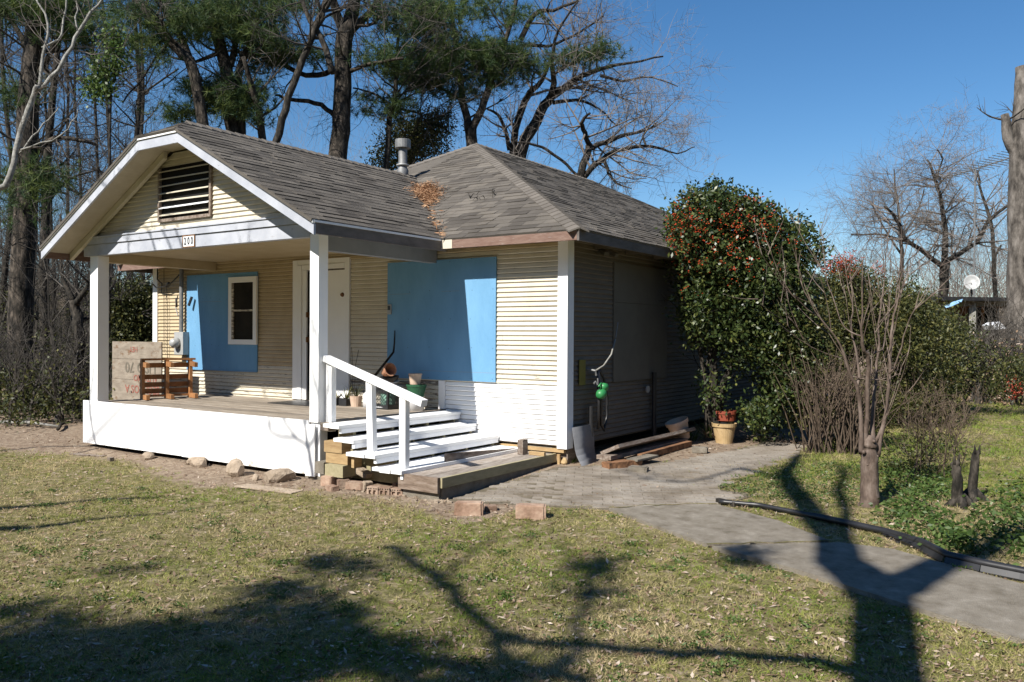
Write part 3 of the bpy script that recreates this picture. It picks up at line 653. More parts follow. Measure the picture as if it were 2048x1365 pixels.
# box landing
sp('landing_board', MB().box((-5.86, 6.68, .247), (-5.63, 8.87, .285)), 'plankwood'); sp('landing_board', MB().box((-5.625, 6.68, .247), (-5.42, 8.87, .284)), 'plankwood')
sp('landing_end', MB().box((-5.93, 6.62, .135), (-5.40, 6.66, .292)), 'endwood', label='brown wooden end board'); sp('landing_side', MB().box((-5.415, 6.665, .185), (-5.375, 8.9, .288)), 'treated', label='greenish treated side board')
sp('concrete_step', MB().box((-5.90, 6.665, -.05), (-5.418, 8.86, .243)).box((-5.417, 6.69, -.05), (-5.395, 8.80, .183)), 'concrete')
mbx = MB(); 
for i in range(22):
    a = 6.70+i*.1; 
sp('tilted_board', MB().prism([(-5.90, 7.35, .29), (-5.90, 8.75, .30), (-5.90, 8.75, .33), (-5.90, 7.35, .42)], (.025, 0, 0)), 'oldwood')
sp('scrap_block', MB().box((-5.72, 8.55, .29), (-5.64, 8.66, .47)), 'oldwood'); sp('scrap_board', MB().box((-5.60, 8.62, .287), (-5.38, 8.66, .33)), 'pine')
sp('scrap_block', MB().box((-5.37, 8.90, .0), (-5.33, 8.93, .28)), 'pine')
sp('support_block', MB().box((-7.08, 6.66, .42), (-6.80, 6.80, .545)), 'pine'); sp('support_block', MB().box((-7.06, 6.67, .30), (-6.72, 6.80, .415)), 'pine')
sp('support_block', MB().box((-7.0, 6.60, .165), (-6.72, 6.86, .295)), 'treated'); sp('support_block', MB().box((-7.2, 6.64, .17), (-7.06, 6.8, .30)), 'concrete')
sp('support_block', MB().box((-6.62, 6.63, .285), (-6.58, 6.75, .415)), 'pine')
# handrail
hr = sp('handrail', MB().bar((-7.27, 6.87, 1.465), (-5.68, 6.74, 1.03), .09, .07), 'fresh')
sp('newel', MB().box((-7.255, 6.855, .62), (-7.17, 6.93, 1.42)), 'fresh'); 
sp('baluster', MB().bar((-6.50, 6.83, .457), (-6.52, 6.82, 1.25), .07, .085, (1, 0, 0)), 'fresh')
sp('baluster', MB().bar((-5.96, 6.75, .327), (-5.98, 6.77, 1.09), .07, .085, (1, 0, 0)), 'fresh')
# ================================================================ THINGS ON THE PORCH
sheetp = empty('plywood_sheet', 'old plywood sign with faded red upside-down lettering leaning behind the left porch post', 'sign', (-13, 8.2, .2))
px0, px1, py = -14.05, -12.60, 8.25
for z0, z1 in ((.25, .95), (.955, 1.30), (1.305, 1.60)):
    part('sheet_board', MB().box((px0, py, z0), (px1, py+.02, z1)), 'ply', sheetp)
def upside(s, size, m, x, z, sx=1): text_mesh(s, size, M[m], 'lettering', Matrix.Translation((x, py-.004, z)) @ Matrix.Rotation(math.pi, 4, 'Y') @ Matrix.Rotation(math.pi/2, 4, 'X'), sheetp, .001, sx)
upside('SEGUROS A', .19, 'red', -13.15, .80, 1.0); upside('AUTOMO', .15, 'red', -13.05, .99, 1.05); upside('USO 70', .25, 'ink', -13.2, 1.17, 1.1); upside('HEY', .13, 'red', -13.4, 1.47)
lf = empty('lumber_frame', 'open orange lumber frame with six projecting arms standing on the porch floor', 'wooden frame', (-12.0, 8.2, FZ))
fx, fy, w_, h_ = -12.28, 8.02, .95, .62
def lb(a, b, w=.04, h=.09, up=(0, 0, 1)): part('timber', MB().bar(a, b, w, h, up), 'lumber', lf)
Z0 = FZ
fa = Vector((-11.98, 7.50, 0)); fb = Vector((-11.75, 8.22, 0)); fd = (fb-fa).normalized(); fn = Vector((fd.y, -fd.x, 0))
P = lambda s, o, z: fa+fd*s+fn*o+Vector((0, 0, Z0+z)); LL = (fb-fa).length
for s in (0.02, LL*.5, LL-.02): lb(P(s, 0, 0), P(s, 0, .60), .045, .11, fn)
lb(P(0, .0, .615), P(LL+.05, .0, .615), .10, .03); lb(P(0, -.02, .05), P(LL, -.02, .05), .09, .03)
for z in (.12, .22, .34, .52): lb(P(0, -.08, z), P(LL, -.08, z), .02, .075)
for s in (0.02, LL*.5, LL-.02):
    lb(P(s, -.03, .55), P(s, .30, .53), .05, .07); lb(P(s, -.03, .045), P(s, .32, .045), .05, .07)
def pot(name, label, cat, loc, prof, m, n=20, tilt=None, soil=True, group=None):
    e = empty(name, label, cat, loc, group); Mx = tilt if tilt is not None else None
    part('pot', MB().lathe(prof, loc, n, M=Mx), m, e, smooth=False)
    return e
def blades(name, e, c, n, L, w, m, up=.5, seg=3, droop=.5, r0=.02, seed=0, k=None):
    rn = random.Random(seed); mb = MB()
    for _ in range(n):
        a = rn.random()*6.283; d = Vector((math.cos(a), math.sin(a), up+rn.random()*up)); d.normalize(); p = Vector(c)+Vector((math.cos(a), math.sin(a), 0))*r0*rn.random(); l = L*rn.uniform(.5, 1.1)
        s = d.cross(Vector((0, 0, 1))); s = s.normalized() if s.length > .01 else Vector((1, 0, 0)); pts_ = []
        for i in range(seg+1):
            ww = w*(1-i/seg*.95)*(.6 if i == 0 else 1); pts_ += [p-s*ww, p+s*ww]; p = p+d*l/seg; d = (d+Vector((0, 0, -droop*i/seg))).normalized()
        mb.add(pts_, [(2*i, 2*i+1, 2*i+3, 2*i+2) for i in range(seg)], rn.random())
    o = mb.build(name, M[m], e)
    if k: o['kind'] = k
    return o
sp1 = (-9.05, 8.55, FZ); e = pot('potted_plant', 'small plant in a blue and white cup, leftmost of the plants by the door', 'potted plant', sp1, [(0, 0), (.045, 0), (.055, .12), (.05, .12), (.045, .02)], 'whitepl')
part('blue_band', MB().lathe([(.0535, .07), (.0565, .10)], sp1, 20), 'blue', e); blades('leaf', e, (sp1[0], sp1[1], FZ+.1), 10, .14, .012, 'weed', .7, seed=1); blades('dry_leaf', e, (sp1[0]-.04, sp1[1], FZ+.1), 8, .12, .01, 'dry', .2, seed=2)
for i, (x, y, lab) in enumerate(((-8.88, 8.60, 'black nursery tray pot with dry stems between the blue cup and the milk crate'), (-8.70, 8.60, 'black nursery pot with long curved leaves, second black one from the blue cup'))):
    e = empty('potted_plant', lab, 'potted plant', (x, y, FZ)); part('pot', MB().box((x-.075, y-.07, FZ+.001), (x+.075, y+.07, FZ+.10)), 'blackpl', e)
    blades('leaf', e, (x, y, FZ+.09), 14, .2+.06*i, .012, 'leaf', .6, seed=3+i); blades('dry_leaf', e, (x, y, FZ+.09), 12, .14, .01, 'dry', .4, seed=5+i)
e = empty('potted_plant', 'pinkish pot with grassy leaves just left of the middle baluster', 'potted plant', (-8.50, 8.60, FZ)); part('pot', MB().lathe([(0, 0), (.07, 0), (.09, .15), (.08, .15), (.07, .05)], (-8.50, 8.60, FZ), 16), 'palepot', e)
blades('leaf', e, (-8.50, 8.60, FZ+.14), 14, .28, .01, 'leaf', .9, seed=9)
e = tag(MB().lathe([(0, 0), (.07, 0), (.072, .18), (.05, .2), (.03, .22), (0, .225)], (-8.27, 8.60, FZ), 16).build('jug', M['whitepl'], None, True), 'white plastic jug left of the black milk crate', 'jug')
e = empty('plant_stalks', 'bare thin dry stalks standing behind the potted plants beside the door', 'dry plant', (-8.75, 8.8, FZ))
part('stem', MB().tube([(-8.80, 8.82, FZ), (-8.79, 8.83, 1.2), (-8.84, 8.85, 1.55)], .005, 4).tube([(-8.74, 8.8, FZ), (-8.74, 8.83, 1.3), (-8.70, 8.85, 1.52)], .005, 4).tube([(-8.79, 8.83, 1.15), (-8.86, 8.85, 1.4)], .003, 4), 'bark', e)
# milk crate
cx, cy, cs, chh = -7.93, 8.62, .155, .27
e = empty('milk_crate', 'black lattice milk crate with a white printed strip, filled with white pots', 'milk crate', (cx, cy, FZ))
fr = MB(); z0 = FZ+.002
for zz in ((0, .06), (.245, .27)):
    fr.box((cx-cs, cy-cs, z0+zz[0]), (cx+cs, cy-cs+.012, z0+zz[1])); fr.box((cx-cs, cy+cs-.012, z0+zz[0]), (cx+cs, cy+cs, z0+zz[1]))
    fr.box((cx-cs, cy-cs+.013, z0+zz[0]), (cx-cs+.012, cy+cs-.013, z0+zz[1])); fr.box((cx+cs-.012, cy-cs+.013, z0+zz[0]), (cx+cs, cy+cs-.013, z0+zz[1]))
for sx in (-1, 1):
    for sy in (-1, 1): fr.box((cx+sx*cs-.014, cy+sy*cs-.014, z0+.061), (cx+sx*cs+.014, cy+sy*cs+.014, z0+.244))
fr.box((cx-cs+.013, cy-cs+.013, z0), (cx+cs-.013, cy+cs-.013, z0+.01)); part('crate_frame', fr, 'blackpl', e)
la = MB()
for i in range(-3, 8):
    for s in (1, -1):
        a = -cs+.03+i*.045; pA = [a, .06]; pB = [a+s*.19, .25]; 
        if pB[0] > cs-.015: t = (cs-.015-pA[0])/(pB[0]-pA[0]); pB = [cs-.015, .06+.19*t] if t > 0 else None
        elif pB[0] < -cs+.015: t = (-cs+.015-pA[0])/(pB[0]-pA[0]); pB = [-cs+.015, .06+.19*t] if t > 0 else None
        if pB is None: continue
        if pA[0] < -cs: t = (-cs-pA[0])/(pB[0]-pA[0]); pA = [-cs, .06+(pB[1]-.06)*t]
        if pA[0] > cs: continue
        la.bar((cx+pA[0], cy-cs+.004+s*.001, z0+pA[1]), (cx+pB[0], cy-cs+.004+s*.001, z0+pB[1]), .009, .004, (0, 1, 0))
        la.bar((cx+cs-.004+s*.001, cy+pA[0], z0+pA[1]), (cx+cs-.004+s*.001, cy+pB[0], z0+pB[1]), .009, .004, (1, 0, 0))
part('lattice', la, 'blackpl', e)
wp = MB(); xx = cx-.075
for q_ in (.016, .010, .012, .009, .013, .008, .010, .012, .007, .009): wp.box((xx, cy-cs-.0015, z0+.022), (xx+q_*.8, cy-cs-.0003, z0+.022+q_*1.15)); xx += q_*.8+.005
part('printed_strip', wp, 'whitepl', e)['kind'] = 'stuff'
tag(MB().lathe([(0, .012), (.10, .012), (.11, .2), (.105, .2), (.09, .03)], (cx+.02, cy, z0), 16).build('pot', mat('teal_pot', [(.20,.42,.33),(.35,.55,.45)], 20, .6)), 'pale green pot standing inside the milk crate', 'pot')
pl = empty('plate_stack', 'untidy stack of white saucers on top of the milk crate', 'saucers', (cx, cy, z0+.28))
for i in range(6): part('saucer', MB().lathe([(0, .008), (.10, .008), (.14-.004*i, .022), (.14-.004*i, .030), (.1, .018), (0, .018)], (cx+.03*math.sin(i*2), cy+.03*math.cos(i*3), z0+.272+i*.02), 18, M=Matrix.Rotation(.12*math.sin(i*5), 4, 'X') @ Matrix.Rotation(.12*math.cos(i*3), 4, 'Y')), 'whitepl' if i % 2 == 0 else 'palepot', pl)
part('black_saucer', MB().lathe([(0, 0), (.12, 0), (.15, .05), (.14, .05), (.1, .02)], (cx+.03, cy, z0+.385), 18, M=Matrix.Rotation(.15, 4, 'X')), 'blackpl', pl)
tag(MB().lathe([(0, 0), (.05, 0), (.085, .15), (.095, .15), (.095, .175), (.08, .175), (.05, .02)], (-7.98, 8.62, z0+.49), 20, M=Matrix.Rotation(1.25, 4, 'Y') @ Matrix.Rotation(.3, 4, 'X')).build('pot', M['terra']), 'orange terracotta pot lying on its side on the saucers', 'pot')
tag(MB().lathe([(0, 0), (.10, 0), (.115, .14), (.122, .15), (.11, .15), (.09, .02)], (-7.42, 8.64, FZ), 20).build('bucket', M['whitepl'], None, True), 'white plastic bucket right of the milk crate under the green pot', 'bucket')
tag(MB().lathe([(0, 0), (.09, 0), (.13, .17), (.138, .175), (.138, .20), (.125, .20), (.09, .02)], (-7.42, 8.64, FZ+.151), 20).build('pot', M['greenpl']), 'dark green plastic pot stacked on the white bucket', 'pot')
tag(MB().lathe([(0, 0), (.07, 0), (.085, .12), (.092, .125), (.092, .145), (.08, .145), (.065, .02)], (-7.44, 8.64, FZ+.352), 20).build('pot', M['palepot']), 'pale clay pot on top of the green pot', 'pot')
tag(MB().tube([(-8.30, 8.72, 1.12), (-8.12, 8.75, 1.32), (-7.98, 8.80, 1.50), (-8.0, 8.84, 1.62), (-8.01, 8.86, 1.80)], [.02, .018, .015, .012, .008], 7).build('driftwood', M['bark'], None, True), 'dark crooked stick leaning on the wall left of the large blue board', 'stick')
# ================================================================ BRICKS, ROCKS, SCRAP
def rock(name, label, p, r, m='rock', cat='rock', seed=0, group=None):
    import bmesh
    bm = bmesh.new(); bmesh.ops.create_icosphere(bm, subdivisions=2, radius=1); rn = random.Random(seed)
    ax = [Vector([rn.gauss(0, 1) for _ in range(3)]).normalized() for _ in range(9)]; lim = [rn.uniform(.55, .9) for _ in range(9)]
    for v in bm.verts:
        for a, l in zip(ax, lim):
            d = v.co.dot(a)
            if d > l: v.co -= a*(d-l)
        v.co = Vector((v.co.x*r[0], v.co.y*r[1], v.co.z*r[2]))*(1+rn.uniform(-.03, .03))
    me = bpy.data.meshes.new(name); bm.to_mesh(me); bm.free(); me.materials.append(M[m]); o = bpy.data.objects.new(name, me); COL.objects.link(o)
    o.location = p; o.rotation_euler.z = rn.random()*3; return tag(o, label, cat, group)
for i, (u, v, rx, rz_, lab) in enumerate(((285,924,.13,.07,'flat grey rock under the left end of the white skirt'), (385,937,.22,.11,'broad grey rock under the seam of the white skirt'), (462,957,.17,.16,'upright pale rock standing before the white skirt'),
        (548,967,.22,.12,'rounded tan rock under the right of the white skirt'), (500,966,.07,.06,'small grey stone between two large rocks under the skirt'), (372,934,.1,.06,'small rock just left of the broad grey rock'))):
    p = G(u, v+4); rock('rock', lab, (p.x, p.y+.1, p.z+rz_*.35), (rx, rx*.7, rz_), seed=i)
def brick(label, p, rot, m='brick', size=(.19, .09, .057), tilt=(0, 0), holes=False, parent=None):
    a, b, c = [s/2 for s in size]; mb = MB()
    if not holes:
        import bmesh
        bm = bmesh.new(); bmesh.ops.create_cube(bm, size=1); bmesh.ops.bevel(bm, geom=bm.edges[:]+bm.verts[:], offset=.07, segments=2, affect='EDGES')
        for v_ in bm.verts: v_.co = Vector((v_.co.x*size[0], v_.co.y*size[1], v_.co.z*size[2]))+Vector([random.uniform(-.003, .003) for _ in range(3)])
        bm.verts.ensure_lookup_table(); bm.verts.index_update(); mb.add([tuple(v_.co) for v_ in bm.verts], [tuple(v_.index for v_ in f_.verts) for f_ in bm.faces]); bm.free()
    else:     # three slots through the face and a row of small holes
        mb.box((-a, -b, -c), (a, b, -c+.012)); mb.box((-a, -b, c-.034), (a, b, c))
        for x in (-a, -.012, a-.024): mb.box((x, -b, -c+.0121), (x+.024, b, c-.0341))
        mb.box((-a+.02, -b+.02, -c+.0122), (a-.02, b-.004, c-.0342))
    o = mb.build('brick', M[m])
    if holes:
        hm = MB()
        for x in (-.065, -.04, -.015, .02, .045, .07): hm.lathe([(.007, 0), (.007, .002), (0, .002)], (x, -b-.0005, c-.017), 8, M=Matrix.Rotation(math.pi/2, 4, 'X'))
        hm.build('core_hole', M['black'], o)
    o.location = p; o.rotation_euler = (tilt[0], tilt[1], rot); mod = None
    return tag(o, label, 'brick')
def px(u, v, h): p = G(u, v); return Vector((p.x, p.y, p.z+h))
brick('rough broken brick nearest the porch corner batten beside the steps', px(661,976,.05), .1, size=(.15,.12,.12))
brick('broken half brick leaning beneath the treated block', px(690,955,.12), .6, size=(.12,.08,.07), tilt=(.5,.4))
brick('grey brick on end in the loose pile left of the steps', px(690,978,.04), .9, size=(.13,.10,.09))
brick('long tan brick laid flat in the middle of the loose pile', px(716,983,.045), .25, size=(.21,.12,.085))
brick('pale brick tilted on top of the loose pile left of the steps', px(727,972,.14), .05, size=(.22,.12,.06), tilt=(0,.35), m='rock')
brick('cored brick with holes, left of the pair under the step edge', px(752,990,.03), .30, holes=True, size=(.13,.10,.09), m='brick')
brick('cored brick with holes, right of the pair under the step edge', px(775,991,.03), .30, holes=True, size=(.13,.10,.09), m='brick')
brick('cored brick with holes next to the concrete under the landing', px(800,992,.03), .25, holes=True, size=(.15,.10,.08), m='brick')
brick('cored brick lying behind the tilted brick under the steps', px(722,962,.12), .2, holes=True, size=(.2,.10,.07), m='brick')
brick('rounded reddish brick block left of the other at the lawn edge', px(942,1030,.055), .55, size=(.27,.13,.13))
brick('reddish brick lying on the lawn with its dark end to the right', px(1066,1036,.06), .50, size=(.28,.13,.135))
brick('half buried red brick between the two at the lawn edge', px(985,1022,.01), .8, size=(.12,.10,.08))
brick('grey paving brick beside the old planks', px(1280,942,.03), .15, m='concrete', size=(.22,.12,.08))
brick('small grey block at the right end of the old planks', px(1402,902,.04), .2, m='concrete', size=(.2,.12,.08))
brick('reddish brick end at the left of the loose pile beside the batten', px(668,985,.02), -.3, size=(.16,.10,.06))
brick('pale broken brick standing between the tan brick and the cored pair', px(738,985,.05), 1.2, size=(.10,.07,.10), m='rock', tilt=(.2,.1))
brick('small brown brick half showing under the treated block', px(705,962,.10), -.2, size=(.16,.09,.06), tilt=(0,-.2))
brick('small pale stone-like brick resting on the loose pile', px(700,972,.10), .4, size=(.09,.07,.05), m='rock', tilt=(.1,.3))
brick('narrow brick on edge just left of the landing end board', px(800,980,.03), 1.4, size=(.12,.06,.08))
sc = MB()   # crumbled mortar at the landing's corner
for i in range(45):
    p = px(random.uniform(815, 905), random.uniform(990, 1008), 0); s_ = random.uniform(.01, .035); sc.box((-s_, -s_, -s_*.5), (s_, s_, s_*.5), .5, Matrix.Translation(p) @ Matrix.Rotation(random.random()*3, 4, 'Z') @ Matrix.Rotation(random.random(), 4, 'X'))
for i in range(160):
    p = px(random.uniform(100, 900), random.uniform(925, 1000), 0)
    if p.y > FY and p.x < -5.4: continue
    s_ = random.uniform(.004, .016); sc.box((-s_, -s_, -s_*.5), (s_, s_, s_*.5), .5, Matrix.Translation(p) @ Matrix.Rotation(random.random()*3, 4, 'Z') @ Matrix.Rotation(random.random(), 4, 'X'))
tag(sc.build('rubble', M['rock']), 'crumbled mortar and small stones on the bare soil', 'rubble', kind='stuff')
tag(MB().box((-.42, -.09, 0), (.42, .09, .012), .5, Matrix.Translation(px(540, 985, .004)) @ Matrix.Rotation(.1, 4, 'Z')).build('board', M['rock']), 'flat grey board lying on the soil before the porch corner', 'board')
tag(MB().box((-.30, -.04, 0), (.30, .04, .01), .5, Matrix.Translation(px(178, 921, .004)) @ Matrix.Rotation(.25, 4, 'Z')).build('board', M['oldwood']), 'thin brown board lying on the soil left of the skirt', 'board')
tag(MB().box((-.035, -.03, 0), (.035, .03, .05), .5, Matrix.Translation(px(224, 932, 0))).build('wood_block', M['oldwood']), 'small wood block on the soil below the skirt', 'wood block')
# planks by the corner
def plank(label, a, b, w_, h_, m, up=(0, 0, 1)): return tag(MB().bar(a, b, w_, h_, up).build('plank', M[m]), label, 'plank')
q = lambda u, v, h: px(u, v, h)
pa_ = Vector((-4.90, 9.45, .34)); pb_ = Vector((-4.62, 11.75, .36))
plank('long grey weathered plank on top of the scrap pile', (-4.77, 9.15, .355), (-4.72, 11.45, .37), .27, .045, 'oldwood', (-.45, 0, 1))
plank('brown splintered plank just under the long grey one', (-4.80, 9.05, .27), (-4.70, 11.2, .28), .2, .05, 'oldwood')
plank('dark rotten beam at the front of the scrap pile', (-4.60, 9.6, .23), (-4.55, 11.1, .25), .09, .07, 'rot')
plank('short orange rotten block at the near end of the pile', (-4.72, 8.95, .19), (-4.50, 9.38, .20), .16, .08, 'rot')
plank('thin curled rotten board touching the path', (-4.72, 8.80, .13), (-4.44, 9.20, .13), .09, .03, 'rot')
plank('pale flat tile-like board on the scrap pile', (-4.52, 9.25, .24), (-4.46, 9.72, .25), .16, .022, 'concrete')
for x, y in ((-4.75, 9.3), (-4.7, 10.2), (-4.7, 11.0)): tag(rock('wood_block', {9.3:'hidden rotten block supporting the near end of the planks',10.2:'block supporting the middle of the planks',11.0:'block supporting the far end of the planks'}[y], (x, y, .2), (.12, .08, .1), 'rot', 'wood block', seed=int(y*10)))
rock('stone', 'yellow broken stone beside the landing near the corner board', px(1131, 928, .04), (.05, .04, .05), 'tan', 'stone', 77)
pn = MB(); n_ = 8
for i in range(n_):
    t0, t1 = i/n_, (i+1)/n_; cv = lambda t: Vector((-5.17+.08*t+.30*max(0, t-.55)**1.3, 8.98, .62-.55*t)); a, b = cv(t0), cv(t1)
    wl = lambda t: (-.06+.02*t, .46-.16*max(0, t-.3))
    (a0_, a1_), (b0_, b1_) = wl(t0), wl(t1); pn.add([a+Vector((0, a0_, 0)), a+Vector((0, a1_, 0)), b+Vector((0, b1_, 0)), b+Vector((0, b0_, 0)), a+Vector((.006, a0_, 0)), a+Vector((.006, a1_, 0)), b+Vector((.006, b1_, 0)), b+Vector((.006, b0_, 0))], [(0,1,2,3),(7,6,5,4),(0,3,7,4),(1,5,6,2)])
tag(pn.build('metal_sheet', M['greypl'], None, True), 'curved grey metal sheet leaning against the side wall by the corner board', 'metal sheet')
# hose, sprayer, pipes on side wall
e = empty('garden_hose', 'black garden hose looped over a tap on the side wall', 'hose', (-5.1, 9.5, 1.3))
hx = -5.13
part('hose', MB().tube([(hx, 9.52, .55), (hx+.02, 9.50, .9), (hx, 9.50, 1.25), (hx, 9.55, 1.31), (hx, 9.66, 1.20), (hx, 9.76, .95), (hx, 9.76, .70), (hx, 9.68, .52), (hx, 9.60, .6), (hx+.02, 9.56, 1.0), (hx, 9.50, 1.30)], .019, 8), 'blackpl', e, smooth=True)
part('tap', MB().tube([(CX, 9.42, 1.32), (hx, 9.44, 1.30), (hx, 9.46, 1.24)], .015, 8).tube([(hx, 9.40, 1.14), (hx, 9.44, 1.16), (hx+.02, 9.46, 1.12)], .013, 8), 'galv', e)
tag(MB().tube([(hx, 9.44, 1.30), (hx+.02, 9.62, 1.36), (hx+.02, 9.83, 1.50), (hx, 9.98, 1.70)], .011, 8).build('tube', M['palebark'], None, True), 'pale bent plastic tube rising from the tap on the side wall', 'tube')
tag(MB().tube([(hx, 9.99, 1.72), (hx, 10.05, 1.92)], .008, 6).build('tube', M['greypl']), 'thin grey end piece above the pale bent tube', 'tube')
tag(MB().lathe([(0, 0), (.03, 0), (.062, .04), (.066, .10), (.045, .145), (.022, .155), (0, .155)], (hx+.05, 9.58, 1.03), 14, M=Matrix.Rotation(1.9, 4, 'X')).lathe([(0, 0), (.025, 0), (.05, .03), (.055, .09), (.035, .125), (0, .13)], (hx+.06, 9.50, 1.10), 12, M=Matrix.Rotation(-1.75, 4, 'X')).tube([(hx+.05, 9.43, 1.10), (hx+.05, 9.50, 1.14), (hx+.05, 9.55, 1.08)], .012, 6).build('sprayer', M['lime'], None, True), 'bright green plastic sprayer bottle hanging by the black hose', 'sprayer')
tag(MB().box((CX+.022, 9.20, 1.12), (CX+.03, 9.36, 1.44)).build('tag', M['yellow']), 'faded yellow oval tag nailed on the side wall', 'tag')
for (y_, z1, r, lab) in ((11.3, 1.22, .035, 'black standpipe rising before the grey side window panel'), (9.40, .85, .03, 'short black pipe standing between the metal sheet and the hose')):
    tag(MB().tube([(-5.17, y_, .15), (-5.17, y_, z1)], r, 10).build('pipe', M['blackpl']), lab, 'pipe')
part('faucet_wheel', MB().lathe([(0, 0), (.05, 0), (.05, .02), (0, .02)], (-5.2, 11.12, .98), 12, M=Matrix.Rotation(math.pi/2, 4, 'Y')), 'greymetal')
# pots along the side
def clay(prof_s, loc, m, lab, n=28, tilt=None, ribs=False, name='pot'):
    prof = [(0, 0), (.115, 0), (.16, .25), (.175, .25), (.18, .30), (.165, .30), (.15, .24), (.1, .03)]
    return tag(MB().lathe([(r*prof_s, z*prof_s) for r, z in prof], loc, n, M=tilt).build(name, M[m]), lab, 'pot')
clay(.95, (-4.75, 11.35, .27), 'palepot', 'tilted pale clay pot behind the long grey plank', tilt=Matrix.Rotation(-.25, 4, 'Y') @ Matrix.Rotation(.25, 4, 'X'))
RP = Vector((-4.30, 11.80, gz(-4.3, 11.8)-.01))
clay(1.0, RP+Vector((0, 0, .0)), 'tan', 'low wide tan pot at the foot of the holly')
e = tag(MB().lathe([(0, 0), (.10, 0), (.125, .33), (.135, .33), (.135, .35), (.11, .35)], RP+Vector((-.03, .12, .04)), 22).build('pot', M['blackpl']), 'tall dark grey pot standing in the tan pot', 'pot')
tag(MB().lathe([(.125, .0), (.145, .01), (.15, .10), (.16, .105), (.16, .15), (.135, .15), (.12, .02)], RP+Vector((-.03, .12, .32)), 22).build('pot', M['terradark']), 'red pot on top of the grey pot below the holly trunk', 'pot')
p = at(1597, 778, D=17.5); clay(.8, p, 'terra', 'far terracotta pot held up on a stand between the holly and the shrub'); 
tag(MB().box((p.x-.2, p.y-.15, gz(p.x, p.y)), (p.x+.2, p.y+.15, p.z-.005)).build('plant_stand', M['black'] if False else M['greypl']), 'grey stand under the far terracotta pot', 'stand')
# landscape edging: black corrugated strip
EP = [G(*p) for p in [(1442,1006),(1520,1012),(1600,1027),(1700,1047),(1780,1064),(1850,1092),(1900,1118),(1970,1134),(2048,1149),(2200,1180)]]
mb = MB()
ctr = [Vector((p.x, p.y, p.z+.035+(.03 if i > 4 else 0))) for i, p in enumerate(EP)]
fine = []
for i in range(len(ctr)-1):
    for k in range(6): fine.append(ctr[i].lerp(ctr[i+1], k/6))
fine.append(ctr[-1]); e = empty('garden_edging', 'black plastic garden edging pipe curving along the concrete path', 'edging', EP[0])
part('edging_tube', MB().tube(fine, [.022]*14+[.03]*(len(fine)-14), 8), 'blackpl', e, smooth=True)
sk = MB()
for i in range(24, len(fine)-1):
    a, b = fine[i], fine[i+1]; n_ = Vector((b.y-a.y, a.x-b.x, 0)).normalized(); hh = min(1, (i-23)/8)
    for (o1, z1), (o2, z2) in (((.03, -.01), (.05, -.05)), ((.05, -.05), (.035, -.10)), ((.035, -.10), (.06, -.14))):
        sk.add([a+n_*o1+Vector((0, 0, z1*hh)), b+n_*o1+Vector((0, 0, z1*hh)), b+n_*o2+Vector((0, 0, z2*hh)), a+n_*o2+Vector((0, 0, z2*hh))], [(0, 1, 2, 3)])
part('edging_skirt', sk, 'blackpl', e, smooth=True)
tag(MB().bar(px(1438, 1001, .02), px(1475, 1009, .02), .05, .05).build('stick', M['bark']), 'charred stick end at the start of the edging', 'stick')
# ================================================================ VEGETATION
def grow(mb, p, d, L, r, lev, rn, sites=None, up=.15, n=None, kids=5, wob=.28, spread=.75, sides=None):
    seg = 4 if lev > 0 else 3; pts_ = [p.copy()]; rs = [r]; d = d.normalized(); dirs = [d.copy()]
    for i in range(seg):
        d = (d+Vector((rn.gauss(0, wob), rn.gauss(0, wob), rn.gauss(0, wob)+up)) * .55).normalized(); p = p+d*(L/seg)
        pts_.append(p.copy()); rs.append(r*(1-.72*(i+1)/seg)); dirs.append(d.copy())
    mb.tube(pts_, rs, (6 if r > .06 else 4 if r > .02 else 3), rn.random(), cap=False)
    if sites is not None and lev <= 1: sites.extend(pts_[2:])
    if lev > 0:
        for i in range(kids):
            t = rn.uniform(.25, 1); j = min(seg-1, int(t*seg)); q_ = pts_[j].lerp(pts_[j+1], t*seg-j); a = dirs[j+1]
            s = a.cross(Vector((rn.gauss(0, 1), rn.gauss(0, 1), rn.gauss(0, 1)))).normalized(); dd = (a*(1-spread*.5)+s*spread).normalized()
            grow(mb, q_, dd, L*rn.uniform(.4, .68), max(.004, rs[j]*.55), lev-1, rn, sites, up, kids=kids, wob=wob, spread=spread)
def limb3(path, D, dd=0):
    pts_ = []; rs = []
    for i, (u, v, w_) in enumerate(path):
        d_ = D+dd*i; pts_.append(at(u, v, D=d_)); rs.append(w_/2*d_/FPX)
    return pts_, rs
def smooth(pts_, rs, rn, j=0, k=3):
    P_ = []; Rr = []
    n = len(pts_)
    for i in range(n-1):
        a = pts_[max(i-1, 0)]; b = pts_[i]; c = pts_[i+1]; d = pts_[min(i+2, n-1)]
        for m in range(k):
            t = m/k; t2 = t*t; t3 = t2*t
            q_ = .5*((2*b)+(-a+c)*t+(2*a-5*b+4*c-d)*t2+(-a+3*b-3*c+d)*t3); 
            if j: q_ = q_+Vector((rn.gauss(0, j), rn.gauss(0, j), rn.gauss(0, j)))
            P_.append(q_); Rr.append(rs[i]+(rs[i+1]-rs[i])*t)
    P_.append(pts_[-1]); Rr.append(rs[-1]); return P_, Rr
def tufts(name, C, L, w_, per, m, parent, tintb=None, droop=0):
    C = np.repeat(np.asarray(C), per, 0); n = len(C); d = rng.normal(size=(n, 3)); d[:, 2] += .25-droop; d = unit(d); LL_ = L*rng.uniform(.6, 1.15, (n, 1)); s = unit(np.cross(d, rng.normal(size=(n, 3))))*w_
    V = np.stack([C-s, C+s, C+d*LL_], 1).reshape(-1, 3); t = np.clip(np.repeat(rng.random(n//per), per)*.7+rng.random(n)*.3, 0, 1)
    return soup(name, V, 3, t, M[m], parent)
